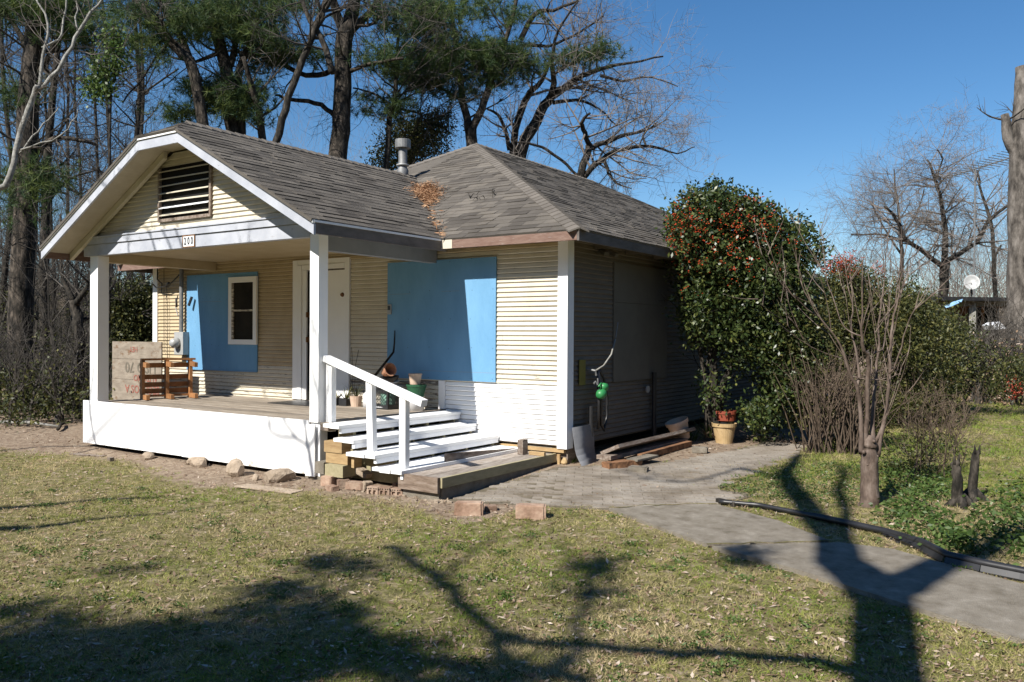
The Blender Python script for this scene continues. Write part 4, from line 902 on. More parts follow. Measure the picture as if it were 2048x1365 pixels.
def leaves(name, C, L, w_, m, parent, kind=None, flat=0, tb=0):
    C = np.asarray(C); n = len(C); A = rng.normal(size=(n, 3)); A[:, 2] *= (1-flat); A = unit(A)*L*rng.uniform(.6, 1.2, (n, 1))/2; B = unit(np.cross(A, rng.normal(size=(n, 3))))*w_/2
    V = np.stack([C-A, C+B, C+A, C-B], 1).reshape(-1, 3); return soup(name, V, 4, np.clip(rng.beta(1.6, 2.2, n)+tb, 0, 1), M[m], parent, kind)
def blobpts(blobs, D, depth=None, clump=.35, per=14):
    out = []
    for (u, v, ru, rv, n) in blobs:
        for _ in range(n):
            a = rng.normal(size=3); a /= np.linalg.norm(a); a *= rng.random()**(1/2.2)
            dz = a[2]*(depth if depth else ru*D/FPX); c = at(u+a[0]*ru, v+a[1]*rv, D=D+dz)
            q_ = rng.normal(size=(per, 3))*clump*.5; out.append(q_+np.array(c))
    return np.concatenate(out)
def tree(name, label, cat, D, limbs, bark='bark', twigs=None, blobs=None, tl=1.6, tw='twig', lev=2, kids=5, up=.12, needles=None, leafy=None, base=True, seed=1, group=None, tuftL=.26, dd=None, spread=.75):
    rn = random.Random(seed); root = at(limbs[0][0][0], limbs[0][0][1], D=D); gr = Vector((root.x, root.y, gz(root.x, root.y)))
    e = empty(name, label, cat, gr, group); tm = MB(); cm = MB(); sites = []
    for li, path in enumerate(limbs):
        pts_, rs = limb3(path, D, (dd[li] if dd else rn.uniform(-.35, .35) if li else 0))
        if li == 0 and base: pts_ = [Vector((pts_[0].x, pts_[0].y, gr.z-.1))]+pts_; rs = [rs[0]*1.25]+rs
        pts_, rs = smooth(pts_, rs, rn, .015 if max(rs) < .2 else .02); 
        tm.tube(pts_, rs, 10 if max(rs) > .1 else 7, cap=True)
        nt_ = (twigs if isinstance(twigs, int) else (twigs[li] if twigs else 0))
        for _ in range(nt_):
            i0 = (len(pts_)//2 if li == 0 else 2); j = rn.randint(min(i0, len(pts_)-2), len(pts_)-2); a = (pts_[j+1]-pts_[j]).normalized(); s = a.cross(Vector([rn.gauss(0, 1) for _ in range(3)])).normalized()
            grow(cm, pts_[j].copy(), a*.5+s, tl*rn.uniform(.6, 1.3), min(rs[j]*.45, .035*max(1, tl/1.6)), lev, rn, sites, up, kids=kids, spread=spread)
    tm.build('trunk', M[bark], e, True)
    if cm.v: cm.build('branches', M[tw], e)
    if blobs is not None:
        C = blobpts([(a_,b_,c_,d_,max(2, int(n_*.72))) for a_,b_,c_,d_,n_ in blobs], D, clump=0, per=1); k_ = 12; C = np.repeat(C, k_, 0)+rng.normal(size=(len(C)*k_, 3))*[.30, .30, .11]
        tufts('crown', C, tuftL, .0035+D*.00016, 20, 'needle', e)
    if leafy:
        C = blobpts(leafy, D, clump=.35, per=30); leaves('crown', C, .10, .05, 'leaf', e)
    return e
# -- left woods
tree('pine_tree', 'thick dark pine trunk rising near the left edge of the photo', 'tree', 19, [[(40,780,48),(45,560,46),(52,300,42),(60,120,36),(66,-60,30)], [(52,330,14),(110,285,10),(190,300,6)], [(60,140,14),(20,60,9),(-30,20,6)], [(58,180,12),(110,90,9),(150,20,6)]], 'pinebark',
     [10,5,5,5], [(50,20,120,40,60),(60,370,55,40,26),(130,60,60,50,30),(10,200,50,50,16),(30,440,50,30,8)], seed=3)
tree('tree', 'slim dark trunk standing just right of the thick left pine', 'tree', 22, [[(88,800,20),(86,560,18),(92,320,15),(110,100,11),(120,-40,8)], [(90,420,7),(130,370,5),(190,350,3)], [(92,330,7),(50,250,5),(20,190,3)]], 'bark', [16,6,6], seed=4)
tree('tree', 'low forked dark trunk between the left porch post and the woods', 'tree', 17, [[(150,840,22),(152,760,22),(160,700,20),(152,640,20),(146,610,17)], [(146,612,13),(125,570,8),(122,520,6),(118,440,4)], [(150,620,13),(170,590,10),(185,540,8),(180,470,6),(190,410,4)], [(155,660,10),(190,630,7),(230,570,5)]], 'bark', [2,7,8,6], tl=1.0, seed=5)
tree('sapling', 'pale lichen-barked sapling leaning in from the left edge', 'tree', 15.5, [[(-40,440,12),(8,385,12),(28,310,11),(62,200,10.5),(72,188,10)], [(70,195,8),(80,120,6),(92,60,5),(60,0,3)], [(78,110,5),(110,90,4.5),(122,50,4),(128,-10,3)], [(72,190,8),(110,150,8),(132,110,7),(150,72,7),(190,20,5),(215,-10,4)], [(148,76,4),(145,30,3),(148,-10,2)], [(35,320,4),(60,285,3.5),(92,250,3),(112,225,2)], [(40,310,4),(100,290,3),(140,255,2.5),(150,230,2)]],
     'palebark', [2,5,5,7,4,4,5], tl=.9, tw='paletwig', lev=1, kids=4, seed=6, dd=[0]*7)
tree('tree', 'leaning light-barked trunk above the porch gable', 'tree', 21, [[(420,420,22),(385,160,22),(345,105,20),(300,50,18),(245,-20,16)], [(392,170,16),(360,90,13),(330,40,12),(305,-20,10)], [(330,90,6),(290,150,4),(240,215,3)]], 'pinebark', [7,7,4], [(300,100,70,50,26),(255,30,60,40,20),(360,50,60,40,24)], seed=7)
tree('pine_tree', 'multi-stem pine just left of the slender leaning tree over the roof', 'tree', 22, [[(470,360,30),(455,240,26),(445,140,25),(425,70,22),(395,-30,20)], [(447,150,16),(470,70,9),(462,-20,6)], [(480,360,18),(478,230,16),(470,150,13),(500,80,8),(520,0,6)], [(525,330,16),(515,240,15),(498,180,12),(480,120,8)], [(440,110,10),(380,130,6),(330,120,4)]], 'pinebark',
     [8,6,7,6,5], [(470,210,65,45,60),(420,190,60,30,34),(350,240,50,16,14),(500,70,70,55,34),(400,60,80,50,36),(540,90,50,40,16),(420,20,90,30,30),(520,10,80,30,26)], seed=8)
tree('tree', 'slender dark tree leaning right over the ridge left of the great pine', 'tree', 20, [[(540,360,15),(556,270,15),(572,200,14),(600,120,13),(625,60,12),(655,-30,10)], [(588,150,10),(622,70,12),(640,30,9),(660,-10,7)], [(660,150,14),(635,80,12),(605,30,9),(585,-20,7)], [(640,40,5),(700,10,3)]], 'bark', [8,4,6,4], tl=1.2, seed=9)
tree('pine_tree', 'great pine with a thick straight trunk and a dead limb behind the porch ridge', 'tree', 23, [[(672,420,44),(673,315,37),(677,240,36),(680,150,34),(682,80,34),(700,20,26),(690,-30,24)], [(676,60,20),(662,20,18),(652,-30,14)], [(690,70,16),(730,30,14),(765,-20,10)], [(668,240,11),(650,222,10),(610,208,9),(575,205,8),(545,196,4)],
     [(668,142,12),(630,155,11),(595,152,10),(560,135,9),(510,118,7),(450,108,5)], [(690,148,10),(740,130,7),(800,120,5)], [(700,55,7),(740,50,6),(765,10,4)]], 'pinebark', [3,4,6,0,6,6,6],
     [(540,125,60,26,30),(500,60,60,40,26),(640,110,24,18,7),(760,120,50,36,24),(600,15,50,22,8),(770,40,50,40,18)], seed=10)
tree('tree', 'thin trunk with drooping branches between the great pine and the vent pipe', 'tree', 24, [[(765,400,12),(775,240,11),(785,200,10),(788,130,8),(790,60,5)], [(785,215,6),(740,190,4),(700,180,3)], [(780,220,6),(830,230,4),(860,260,3)]], 'bark', [18,8,8], [(770,215,60,45,22)], tl=1.8, seed=11)
tree('pine_tree', 'dense pine crown above the roof apex', 'tree', 25, [[(938,400,26),(937,285,24),(934,262,24)], [(934,266,18),(925,225,15),(915,170,13),(905,90,10),(890,-10,8)], [(938,262,17),(958,220,15),(975,160,14),(995,110,11),(1010,60,9),(1030,-20,7)], [(925,210,7),(880,180,5),(840,170,4)], [(915,100,7),(960,95,5),(1010,118,4)], [(900,60,7),(840,40,5),(790,30,4)]], 'pinebark',
     [0,8,8,7,7,7], [(880,120,90,60,110),(850,40,70,40,60),(960,110,60,30,46),(1020,110,45,22,30),(900,15,110,25,44),(830,160,55,40,34),(990,150,50,22,24),(1020,30,50,22,12),(1185,110,26,16,15),(1130,120,34,14,13),(1060,130,34,14,11),(935,180,60,26,20)], seed=12)
tree('evergreen_shrub', 'dark bushy evergreen mass behind the vent pipe', 'shrub', 26, [[(820,420,14),(822,300,10),(828,250,8)]], 'bark', [14], leafy=[(820,290,75,45,190),(860,250,50,30,70),(780,330,50,25,50)], tl=1.8, seed=13)
tree('bare_tree', 'wide bare tree with dark forked trunks right of the roof apex', 'tree', 26, [[(1030,420,26),(1040,300,24),(1060,255,22),(1085,210,19),(1098,190,17)], [(1012,420,16),(1022,290,15),(1040,215,14),(1055,185,12),(1078,160,9),(1100,100,5)], [(1096,195,15),(1130,170,13),(1160,150,11),(1200,135,8),(1250,125,5),(1320,110,3)], [(1095,200,14),(1100,165,12),(1098,120,8),(1110,60,5),(1150,0,3)],
     [(1100,205,9),(1150,200,6),(1190,215,4),(1230,250,3)], [(1035,80,12),(1060,30,10),(1100,20,7),(1150,0,5)], [(1040,90,8),(1090,92,6),(1140,70,5),(1200,30,3)], [(1195,150,7),(1240,160,5),(1300,150,3),(1350,170,2)], [(1015,300,10),(1005,260,8),(990,230,6),(970,220,4)]],
     'bark', [0,7,13,10,9,9,9,9,5], tw='paletwig', tl=2.0, lev=2, kids=6, up=.1, seed=14, spread=.85)
tree('bare_tree', 'lower bare tree with crooked limbs spreading over the right roof slope', 'tree', 25, [[(1150,470,17),(1158,350,16),(1172,305,15),(1176,290,13)], [(1176,292,11),(1165,265,10),(1158,245,8),(1175,225,4)], [(1174,296,12),(1200,285,10),(1245,268,8),(1290,258,4),(1330,235,2)], [(1165,352,12),(1185,330,12),(1205,315,11),(1225,300,9),(1260,292,8),(1300,290,6),(1350,305,3),(1385,290,2)],
     [(1155,355,6),(1130,330,6),(1090,300,6),(1060,288,5),(1030,285,4)], [(1205,318,8),(1215,345,6),(1230,365,4),(1260,375,2)], [(1290,292,5),(1280,270,4),(1310,240,2)]], 'bark', [0,9,12,12,4,9,8], tw='paletwig', tl=1.7, lev=2, kids=6, up=.08, seed=15, spread=.85)
# slim background trees of the left wood, each of its own
lab = ['slim bare tree at the far left edge of the wood', 'thin vine-hung tree left of the low forked trunk', 'thin straight tree right of the low forked trunk', 'slim bare tree seen just left of the porch post', 'thin tree seen under the porch eave beside the evergreen', 'thin dark tree seen above the left rake of the gable', 'slim crooked tree behind the pale sapling', 'thin bare tree right of the pale sapling fork', 'slim bare tree rising over the left end of the gable roof']
for i, (u, w_) in enumerate(((8, 14), (112, 9), (205, 9), (168, 8), (262, 15), (230, 10), (20, 9), (140, 9), (285, 11))):
    D = 24+i*1.3; rn = random.Random(40+i); l = []; uu = u
    for v in (800, 600, 400, 200, 40, -40): l.append((uu, v, w_*(1-.6*(800-v)/840))); uu += rn.uniform(-18, 18)
    tree('bare_tree', lab[i], 'tree', D, [l]+[[(l[k_][0], l[k_][1], 5), (l[k_][0]+rn.uniform(-80, 80), l[k_][1]-rn.uniform(20, 70), 3)] for k_ in (1, 2, 3)], 'bark', [22, 6, 6, 6], tl=2.2, lev=2, kids=5, seed=60+i, group='slim trees of the left wood')
tree('evergreen_shrub', 'leafy evergreen visible through the porch behind the plywood sign', 'shrub', 19, [[(265,790,16),(262,690,12),(258,600,8)]], 'bark', [12], leafy=[(255,650,50,75,210),(245,720,60,40,110),(300,640,30,70,90)], tl=1.5, seed=16)
tree('ivy_cluster', 'pale ivy hanging in a column above the left end of the roof', 'ivy', 18.5, [[(215,260,5),(222,170,5),(220,60,4)]], 'bark', [5], leafy=None, base=True, tl=.8, seed=17)
C = blobpts([(222,110,22,55,34),(190,180,36,26,26),(200,150,40,60,18)], 18.5, clump=.25, per=26); leaves('ivy_leaves', C, .085, .06, 'weed', bpy.data.objects['ivy_cluster'], tb=.1)
# undergrowth and far wood (mass)
def wood(name, label, spec, seed, mats=('twig', 'leaf')):
    rn = random.Random(seed); mb = MB(); Cs = []
    for (u0, u1, v1, D0, D1, n, lf) in spec:
        for _ in range(n):
            D = rn.uniform(D0, D1); u = rn.uniform(u0, u1); g = at(u, 700, D=D); g.z = gz(g.x, g.y); topz = at(u, v1+rn.uniform(-30, 60), D=D).z
            hgt = max(.5, topz-g.z); grow(mb, g, Vector((rn.gauss(0, .12), rn.gauss(0, .12), 1)), hgt, rn.uniform(.015, .05), 2, rn, None, .2, kids=6, wob=.24, spread=.75)
            for _ in range(lf):
                Cs.append(np.array(g)+np.array([rn.gauss(0, .5), rn.gauss(0, .5), rn.random()**1.3*hgt*.7]))
    o = mb.build(name, M[mats[0]]); tag(o, label, 'woods', kind='stuff')
    if Cs:
        Cs = np.repeat(np.array(Cs), 26, 0); Cs = Cs+rng.normal(size=Cs.shape)*.2; l = leaves('undergrowth' if mats[1] == 'leaf' else 'dry_brush', Cs, .085, .045, mats[1], None, 'stuff'); tag(l, label+', its leaves', 'undergrowth')
wood('woods', 'tangled leafless wood and brush left of the house', [(-150, 320, 480, 19, 34, 70, 6), (-150, 320, 300, 30, 46, 22, 0), (-150, 330, 570, 24, 30, 70, 7), (-120, 200, 710, 15, 19, 60, 6)], 5)
wood('distant_woods', 'far brown leafless wood behind the shed on the right', [(1720, 2300, 520, 42, 60, 120, 3), (1880, 2300, 440, 45, 60, 70, 1), (320, 1000, 330, 50, 60, 40, 0)], 6, ('paletwig', 'dry'))
# solid far tree line that closes the horizon
mb = MB(); rn = random.Random(9)
for i in range(150):
    a = math.radians(-80+160*i/149); D = 95+rn.uniform(-8, 8); d = F0*math.cos(a)+R0*math.sin(a); c = d*D; g = Vector((c.x, c.y, -.5)); h_ = rn.uniform(4.0, 6.5)
    for k in range(3): mb.tube([g+Vector((rn.gauss(0, 2), rn.gauss(0, 2), 0)), g+Vector((rn.gauss(0, 2), rn.gauss(0, 2), h_*.5)), g+Vector((rn.gauss(0, 2), rn.gauss(0, 2), h_))], [3.2, 3.4, .8], 6)
tag(mb.build('tree_line', mat('far_trees', [(.05,.042,.03),(.10,.08,.06)], 1.2, .95, bump=1, bscale=3)), 'low far tree line along the horizon', 'tree line', kind='stuff')
mb = MB(); rn = random.Random(19); Cs = []
for i in range(110):
    a = math.radians(92+176*i/109); D = 36+rn.uniform(-4, 6); d = F0*math.cos(a)+R0*math.sin(a); c = d*D; h_ = rn.uniform(12, 18)
    mb.tube([(c.x, c.y, -.2), (c.x+rn.gauss(0, .5), c.y, h_*.5), (c.x+rn.gauss(0, 1), c.y+rn.gauss(0, 1), h_)], [.3, .2, .05], 7)
    for _ in range(16): Cs.append((c.x+rn.gauss(0, 1.8), c.y+rn.gauss(0, 1.8), h_*rn.uniform(.05, 1)))
tag(mb.build('tree_trunks', M['pinebark']), 'trunks of the wood that stands behind the photographer', 'woods', kind='stuff')
Cs = np.repeat(np.array(Cs), 22, 0); Cs = Cs+rng.normal(size=Cs.shape)*.7; tag(leaves('tree_crowns', Cs, .9, .6, 'leaf', None, 'stuff'), 'crowns of the wood that stands behind the photographer', 'woods')
# -- right background
tree('bare_tree', 'vine-hung bare tree with spreading limbs behind the shed', 'tree', 34, [[(1885,640,20),(1886,560,18),(1888,520,17)], [(1886,525,12),(1850,500,9),(1810,470,8),(1790,430,6),(1765,405,4)], [(1888,520,12),(1905,505,10),(1950,475,9),(1975,430,7),(2020,395,5)], [(1886,530,13),(1888,460,11),(1880,400,8),(1868,350,6),(1850,310,3)], [(1810,475,5),(1760,462,4),(1700,462,3)], [(1868,350,4),(1880,310,3),(1870,290,2)]],
     'bark', [0,26,18,40,14,14], tw='paletwig', tl=1.7, lev=2, kids=7, up=-.06, seed=21, spread=.95)
tree('bare_tree', 'thin bare tree between the vine-hung tree and the great stub', 'tree', 38, [[(1992,600,9),(1985,500,8),(1978,430,7),(1960,380,5),(1950,330,3)], [(1985,510,5),(2000,480,4)]], 'bark', [22,6], tw='paletwig', tl=2.2, seed=22)
tree('topped_tree', 'massive topped trunk with a cut stub at the right edge', 'tree', 26, [[(2044,760,62),(2042,600,52),(2038,420,46),(2036,260,38),(2040,180,32),(2036,122,22)], [(2030,300,22),(2012,265,22),(2004,218,15)]], 'greybark', [3,2], tl=.9, lev=1, seed=23)
tree('bare_tree', 'hazy bare tree left of the vine-hung tree behind the carport', 'tree', 42, [[(1800,620,9),(1802,520,8),(1796,450,6),(1790,380,4),(1784,330,2)], [(1800,500,5),(1760,440,3),(1740,400,2)], [(1798,470,5),(1830,420,3),(1845,370,2)]], 'bark', [26,12,12], tw='paletwig', tl=2.3, lev=2, kids=7, up=.03, seed=24)
wood('dry_brush_thicket', 'dry brown brush between the carport and the lawn', [(1930, 2200, 640, 19, 23, 60, 5)], 7, ('twig', 'dry'))
# antenna
ap = at(1947, 590, D=30); at_z = at(1947, 330, D=30).z
e = empty('tv_antenna', 'tall mast with a long finned television antenna above the shed', 'antenna', (ap.x, ap.y, 2.9))
part('mast', MB().tube([(ap.x, ap.y, gz(ap.x, ap.y)), (ap.x, ap.y, at_z)], .03, 6), 'galv', e)
a, b = at(1893, 345, D=31), at(2048, 295, D=28.5); part('boom', MB().tube([a, b], .025, 5), 'galv', e)
bm_ = (b-a); sd_ = R0.cross(U0); el = MB()
for i in range(16):
    c = a+bm_*(i/15); L_ = .25+.9*i/15; dv = Vector((bm_.y, -bm_.x, 0)).normalized(); el.tube([c-dv*L_, c+dv*L_], .012, 4)
part('element', el, 'galv', e); part('brace', MB().tube([at(1925, 340, D=30.2), at(1947, 362, D=30)], .015, 4).tube([at(1995, 338, D=29.5), at(1947, 362, D=30)], .012, 4), 'galv', e)
# shed / carport
SD = 27
e = empty('carport', 'low flat-roofed open shed with dark posts behind the shrubs', 'shed', at(1945, 700, D=SD))
def P3(u, v, D): return at(u, v, D=D)
def slab(name, u0, u1, va, vb, D, depth, m): a = P3(u0, va, D); b = P3(u1, va, D); c = P3(u0, vb, D); part(name, MB().prism([a, b, Vector((b.x, b.y, c.z)), Vector((a.x, a.y, c.z))], F0*depth), m, e)
slab('roof', 1842, 2200, 584, 592, SD, 5, 'blackpl'); slab('roof_beam', 1850, 2200, 593, 603, SD+.3, .1, 'oldwood'); slab('roof_beam', 1850, 2200, 593, 607, SD+4.5, .1, 'rot')
for u, w_, D_, m in ((1945, 12, SD+.4, 'palebark'), (1965, 5, SD+1.5, 'rot'), (2120, 12, SD+.4, 'palebark'), (1985, 14, SD+4, 'rot'), (1870, 10, SD+4, 'rot'), (1902, 8, SD+2, 'rot')):
    a = P3(u, 600, D_); part('post', MB().box((a.x-w_/2*D_/FPX, a.y-w_/2*D_/FPX, gz(a.x, a.y)), (a.x+w_/2*D_/FPX, a.y+w_/2*D_/FPX, a.z+.05)), m, e)
slab('back_wall', 1850, 1990, 606, 672, SD+4.7, .1, 'rot'); slab('storage', 1965, 1992, 604, 660, SD+2.5, 1, 'black')
a = P3(2040, 640, SD+.8); tg = tag(MB().lathe([(0, -.05), (.14, -.09), (.24, -.10), (.29, -.06), (.29, .06), (.24, .10), (.14, .09)], a, 20, M=Matrix.Rotation(math.pi/2, 4, 'X')).build('tyre', M['blackpl'], None, True), 'dark round tyre hanging at the right edge of the shed', 'tyre')
tag(MB().add([P3(1888, 603, SD-.06), P3(1905, 594, SD-.05), P3(1925, 588, SD-.05), P3(1922, 594, SD-.1), P3(1905, 602, SD-.12), P3(1892, 607, SD-.1)], [(0, 1, 4, 5), (1, 2, 3, 4)]).build('tarp', M['blueflap']), 'torn blue tarp strip hanging from the shed roof edge', 'tarp')
tag(MB().prism([P3(1987, 640, 24), P3(1999, 633, 24), P3(2014, 646, 24), P3(1992, 649, 24)], F0*.6).build('scrap', M['whitepl']), 'white scrap metal sheet under the shed', 'scrap')
rock('rubble_heap', 'grey heap of junk at the foot of the shed', P3(2010, 685, 24), (.42, .4, .45), 'concrete', 'heap', 5)
e = empty('satellite_dish', 'white satellite dish on the shed roof edge', 'satellite dish', P3(1942, 584, SD+.2)); dc = P3(1942, 557, SD+.2)
q_ = (-F0*.75-R0*.35+U0*.35).to_track_quat('Z', 'Y').to_matrix().to_4x4()
part('dish', MB().lathe([(0, 0), (.12, .02), (.22, .06), (.29, .11), (.30, .11), (.22, .045), (0, -.02)], dc, 26, M=q_ @ Matrix.Diagonal((.78, .88, .9, 1))), 'greymetal', e, smooth=True)
part('dish_arm', MB().tube([dc, dc+U0*-.25-F0*.0, dc+U0*-.42], .03, 6).tube([dc+Vector((0, 0, -.25)), dc-F0*.35-U0*.18-R0*.2], .012, 5), 'blackpl', e)
# -- holly
HD = 12.3
def bush(name, label, cat, D, base, stems, blobs, leafL, leafW, m, per, clump, seed, depth=None, bark='bark', twlev=None, tb=0):
    rn = random.Random(seed); g = at(base[0], base[1], D=D); g.z = gz(g.x, g.y); e = empty(name, label, cat, g); mb = MB()
    for (path) in stems:
        pts_, rs = limb3(path, D); pts_[0].z = min(pts_[0].z, g.z+.1); pts_, rs = smooth(pts_, rs, rn, .01); mb.tube(pts_, rs, 6)
        if twlev:
            for _ in range(twlev[0]):
                j = rn.randint(len(pts_)//3, len(pts_)-2); a = (pts_[j+1]-pts_[j]).normalized(); s = a.cross(Vector([rn.gauss(0, 1) for _ in range(3)])).normalized(); grow(mb, pts_[j].copy(), a+s*.7, twlev[1], .01, 1, rn, None, .2, kids=3)
    mb.build('stems', M[bark], e, True); C = blobpts(blobs, D, depth, clump, per); leaves('foliage', C, leafL, leafW, m, e, tb=tb); return e, C
stems = [[(1437,850,26),(1432,790,20),(1425,720,15),(1440,640,9),(1460,560,6)], [(1437,850,14),(1450,760,12),(1480,680,9),(1510,600,6)], [(1430,760,10),(1400,690,8),(1380,620,5)], [(1415,870,6),(1412,760,5),(1418,690,4)]]
hol, HC = bush('holly_tree', 'tall glossy holly tree covered in red berries beside the house wall', 'tree', HD, (1437, 850), stems,
     [(1375,470,38,80,120),(1470,490,118,95,330),(1420,560,85,90,200),(1520,560,95,110,250),(1570,520,70,70,130),(1440,420,70,50,100),(1470,650,90,60,130),(1590,610,60,70,80),(1390,640,40,50,40),(1500,700,60,40,50),(1425,385,5,30,16),(1380,395,5,28,14),(1455,405,5,28,14),(1350,440,12,40,16),(1610,465,12,24,12),(1560,450,34,24,20),(1500,420,30,26,20),(1400,410,10,30,10),(1590,455,8,24,8),(1530,425,8,24,8),(1635,500,12,24,8),(1425,760,26,70,18),(1560,680,60,60,90),(1570,760,60,60,80),(1530,820,50,50,60),(1610,720,40,60,40)],
     .075, .036, 'holly', 26, .17, 31, depth=.72, bark='bark', twlev=(6, .6))
sel = HC[(rng.random(len(HC)) < .24)]
# berries on the upper and outer clumps
cen = np.array(at(1480, 560, D=HD)); key = rng.random(len(sel)); sel = sel[(key < np.clip((sel[:, 2]-2.2)/1.4, .03, .75))]; sel = sel[:1900]
def berries(name, C, r, m, parent):
    o6 = np.array([(1,0,0),(-1,0,0),(0,1,0),(0,-1,0),(0,0,1),(0,0,-1)])*r; f8 = [(0,2,4),(2,1,4),(1,3,4),(3,0,4),(2,0,5),(1,2,5),(3,1,5),(0,3,5)]
    V = (C[:, None, None, :]+o6[np.array(f8)][None]).reshape(-1, 3); return soup(name, V, 3, np.zeros(len(V)//3), M[m], parent)
cl = np.repeat(sel, 3, 0)+rng.normal(size=(len(sel)*3, 3))*.018; berries('berries', cl, .0115, 'berry', hol)
# -- shrub mass behind the crape myrtle
e, SC = bush('evergreen_shrub', 'large rounded evergreen shrub behind the crape myrtle', 'shrub', 14.8, (1770, 860), [[(1770,880,14),(1760,800,10),(1750,700,7)], [(1790,880,12),(1820,780,8),(1850,690,5)], [(1760,880,10),(1710,780,7),(1680,650,4)]],
     [(1750,640,110,95,330),(1830,690,100,95,280),(1700,600,80,65,170),(1670,680,80,90,190),(1780,800,110,75,200),(1630,630,60,65,110),(1700,560,55,35,70),(1860,800,80,65,130),(1620,740,50,60,90),(1800,590,70,40,70),(1900,860,50,40,50)], .07, .028, 'leaf', 30, .2, 32, depth=1.0, twlev=(10, .8), tb=.10)
e2, _ = bush('nandina', 'red-berried nandina top poking above the evergreen shrub', 'shrub', 14.2, (1690, 860), [[(1690,860,5),(1692,680,4),(1685,560,3)], [(1700,860,5),(1715,680,4),(1712,560,3)]], [(1690,530,42,16,20),(1720,540,26,14,10),(1645,545,20,14,7)], .07, .02, 'leaf', 20, .14, 33, depth=.3)
C = blobpts([(1690,522,30,14,22),(1650,530,14,10,6),(1705,505,10,6,4),(1757,527,8,5,3)], 14.1, .2, .12, 16); leaves('berry_clusters', C, .08, .016, 'redleaf', e2, 'stuff')
e, _ = bush('evergreen_shrub', 'broad green shrub in front of the shed on the right', 'shrub', 17.0, (1900, 780), [[(1900,830,10),(1890,760,7),(1880,700,5)], [(1910,830,8),(1940,770,6),(1950,700,4)]],
     [(1880,680,75,55,90),(1930,730,60,60,70),(1870,760,80,50,80),(1860,625,60,30,40),(1910,650,36,22,18),(1990,760,30,30,26),(2020,720,50,26,26),(2060,745,50,30,30)], .08, .035, 'leaf', 28, .25, 34, depth=1.0, twlev=(8, .8))
rn = random.Random(3); mb = MB(); g0 = G(1660, 900)    # fan of stems
e = empty('multistem_shrub', 'dense fan of bare brown stems rising from one clump by the path end', 'shrub', g0)
for i in range(95):
    a = rn.uniform(-1, 1); b0 = g0+R0*rn.uniform(-.3, .55)+F0*rn.uniform(-.15, .4); b0.z = gz(b0.x, b0.y); l = rn.uniform(.7, 1.5); lean = Vector(R0)*(rn.uniform(-.5, .75))+F0*rn.uniform(-.1, .4)
    mid = b0+lean*l*.4+U0*l*.5; top = b0+lean*l+U0*l*1.0; mb.tube([b0, mid+Vector((rn.gauss(0, .04), rn.gauss(0, .04), 0)), top], [rn.uniform(.006, .014), .007, .003], 5)
    if rn.random() < .6: grow(mb, mid, (lean+U0).normalized()+Vector((rn.gauss(0, .5), rn.gauss(0, .5), 0)), .6, .007, 1, rn, None, .1, kids=3)
mb.build('stems', M['brownstem'], e); C = blobpts([(1600,800,35,50,50),(1640,720,70,60,110),(1620,650,60,50,90),(1570,690,40,60,60),(1700,830,70,60,90),(1660,780,60,50,70),(1740,790,50,60,60)], 12.2, .4, .2, 16); leaves('foliage', C, .07, .028, 'leaf', e, tb=.15)
# low twiggy brush under the right shrubs
rn = random.Random(8); mb = MB(); e = empty('brush', 'brown twiggy brush under the shrubs right of the crape myrtle', 'brush', G(1840, 900))
for i in range(34):
    b0 = G(rn.uniform(1780, 1930), rn.uniform(860, 960)); grow(mb, b0, Vector((rn.gauss(0, .3), rn.gauss(0, .3), 1)), rn.uniform(.4, .8), .008, 2, rn, None, .1, kids=4)
mb.build('stems', M['brownstem'], e); C = blobpts([(1850,900,80,50,60),(1800,930,40,40,24)], 9.6, .4, .16, 14); leaves('foliage', C, .05, .02, 'leaf', e)
# -- crape myrtle
MD = 8.05
e = empty('crape_myrtle', 'bare smooth-barked crape myrtle with five slim upright stems', 'tree', G(1745, 1028)); rn = random.Random(2); tm = MB(); cm = MB()
pts_, rs = limb3([(1747,1044,60),(1746,1030,45),(1744,1000,38),(1743,950,34),(1741,905,33),(1742,880,32),(1741,868,20)], MD); pts_[0].z = gz(pts_[0].x, pts_[0].y)-.03; pts_, rs = smooth(pts_, rs, rn, .006); tm.tube(pts_, rs, 14)
for u, v, r in ((1730, 897, .022), (1738, 922, .013), (1750, 875, .018), (1757, 905, .015)):
    p = at(u, v, D=MD-.06); tm.lathe([(0, -r), (r*.8, -r*.6), (r, 0), (r*.8, r*.6), (0, r)], p, 8)
MST = [[(1727,900,15),(1724,860,11),(1722,800,9.5),(1716,768,9),(1700,740,7.5),(1690,710,7),(1672,670,4),(1640,630,3.5),(1615,590,3),(1600,555,2.2)],
       [(1716,775,8),(1718,730,6),(1712,690,5),(1702,650,4),(1703,600,3),(1700,545,2)], [(1733,890,13),(1736,820,10.5),(1738,740,10),(1737,706,10.5),(1727,690,9),(1722,655,6),(1725,620,4),(1722,560,3),(1726,505,2)],
       [(1748,890,14),(1748,820,9.5),(1751,760,8),(1756,700,5.5),(1757,640,4),(1765,580,3),(1770,530,2)], [(1757,905,14),(1765,860,11),(1773,820,9),(1779,760,8),(1781,700,7),(1784,640,5.5),(1795,590,4),(1800,540,3),(1812,480,2)],
       [(1752,880,9),(1770,835,8),(1775,800,4)], [(1780,740,5),(1800,700,4),(1812,650,3),(1830,610,2.5),(1880,570,2)], [(1692,712,3),(1650,700,2.5),(1610,680,2),(1570,655,1.5)], [(1722,665,5),(1698,655,3.5),(1680,630,3),(1655,560,2.5),(1640,530,2)],
       [(1748,700,5),(1765,690,4),(1770,660,3),(1780,620,2)], [(1702,745,4),(1725,752,3)], [(1757,640,3),(1790,600,2.5),(1810,560,2)], [(1640,630,3),(1600,600,2.2),(1560,560,1.5)]]
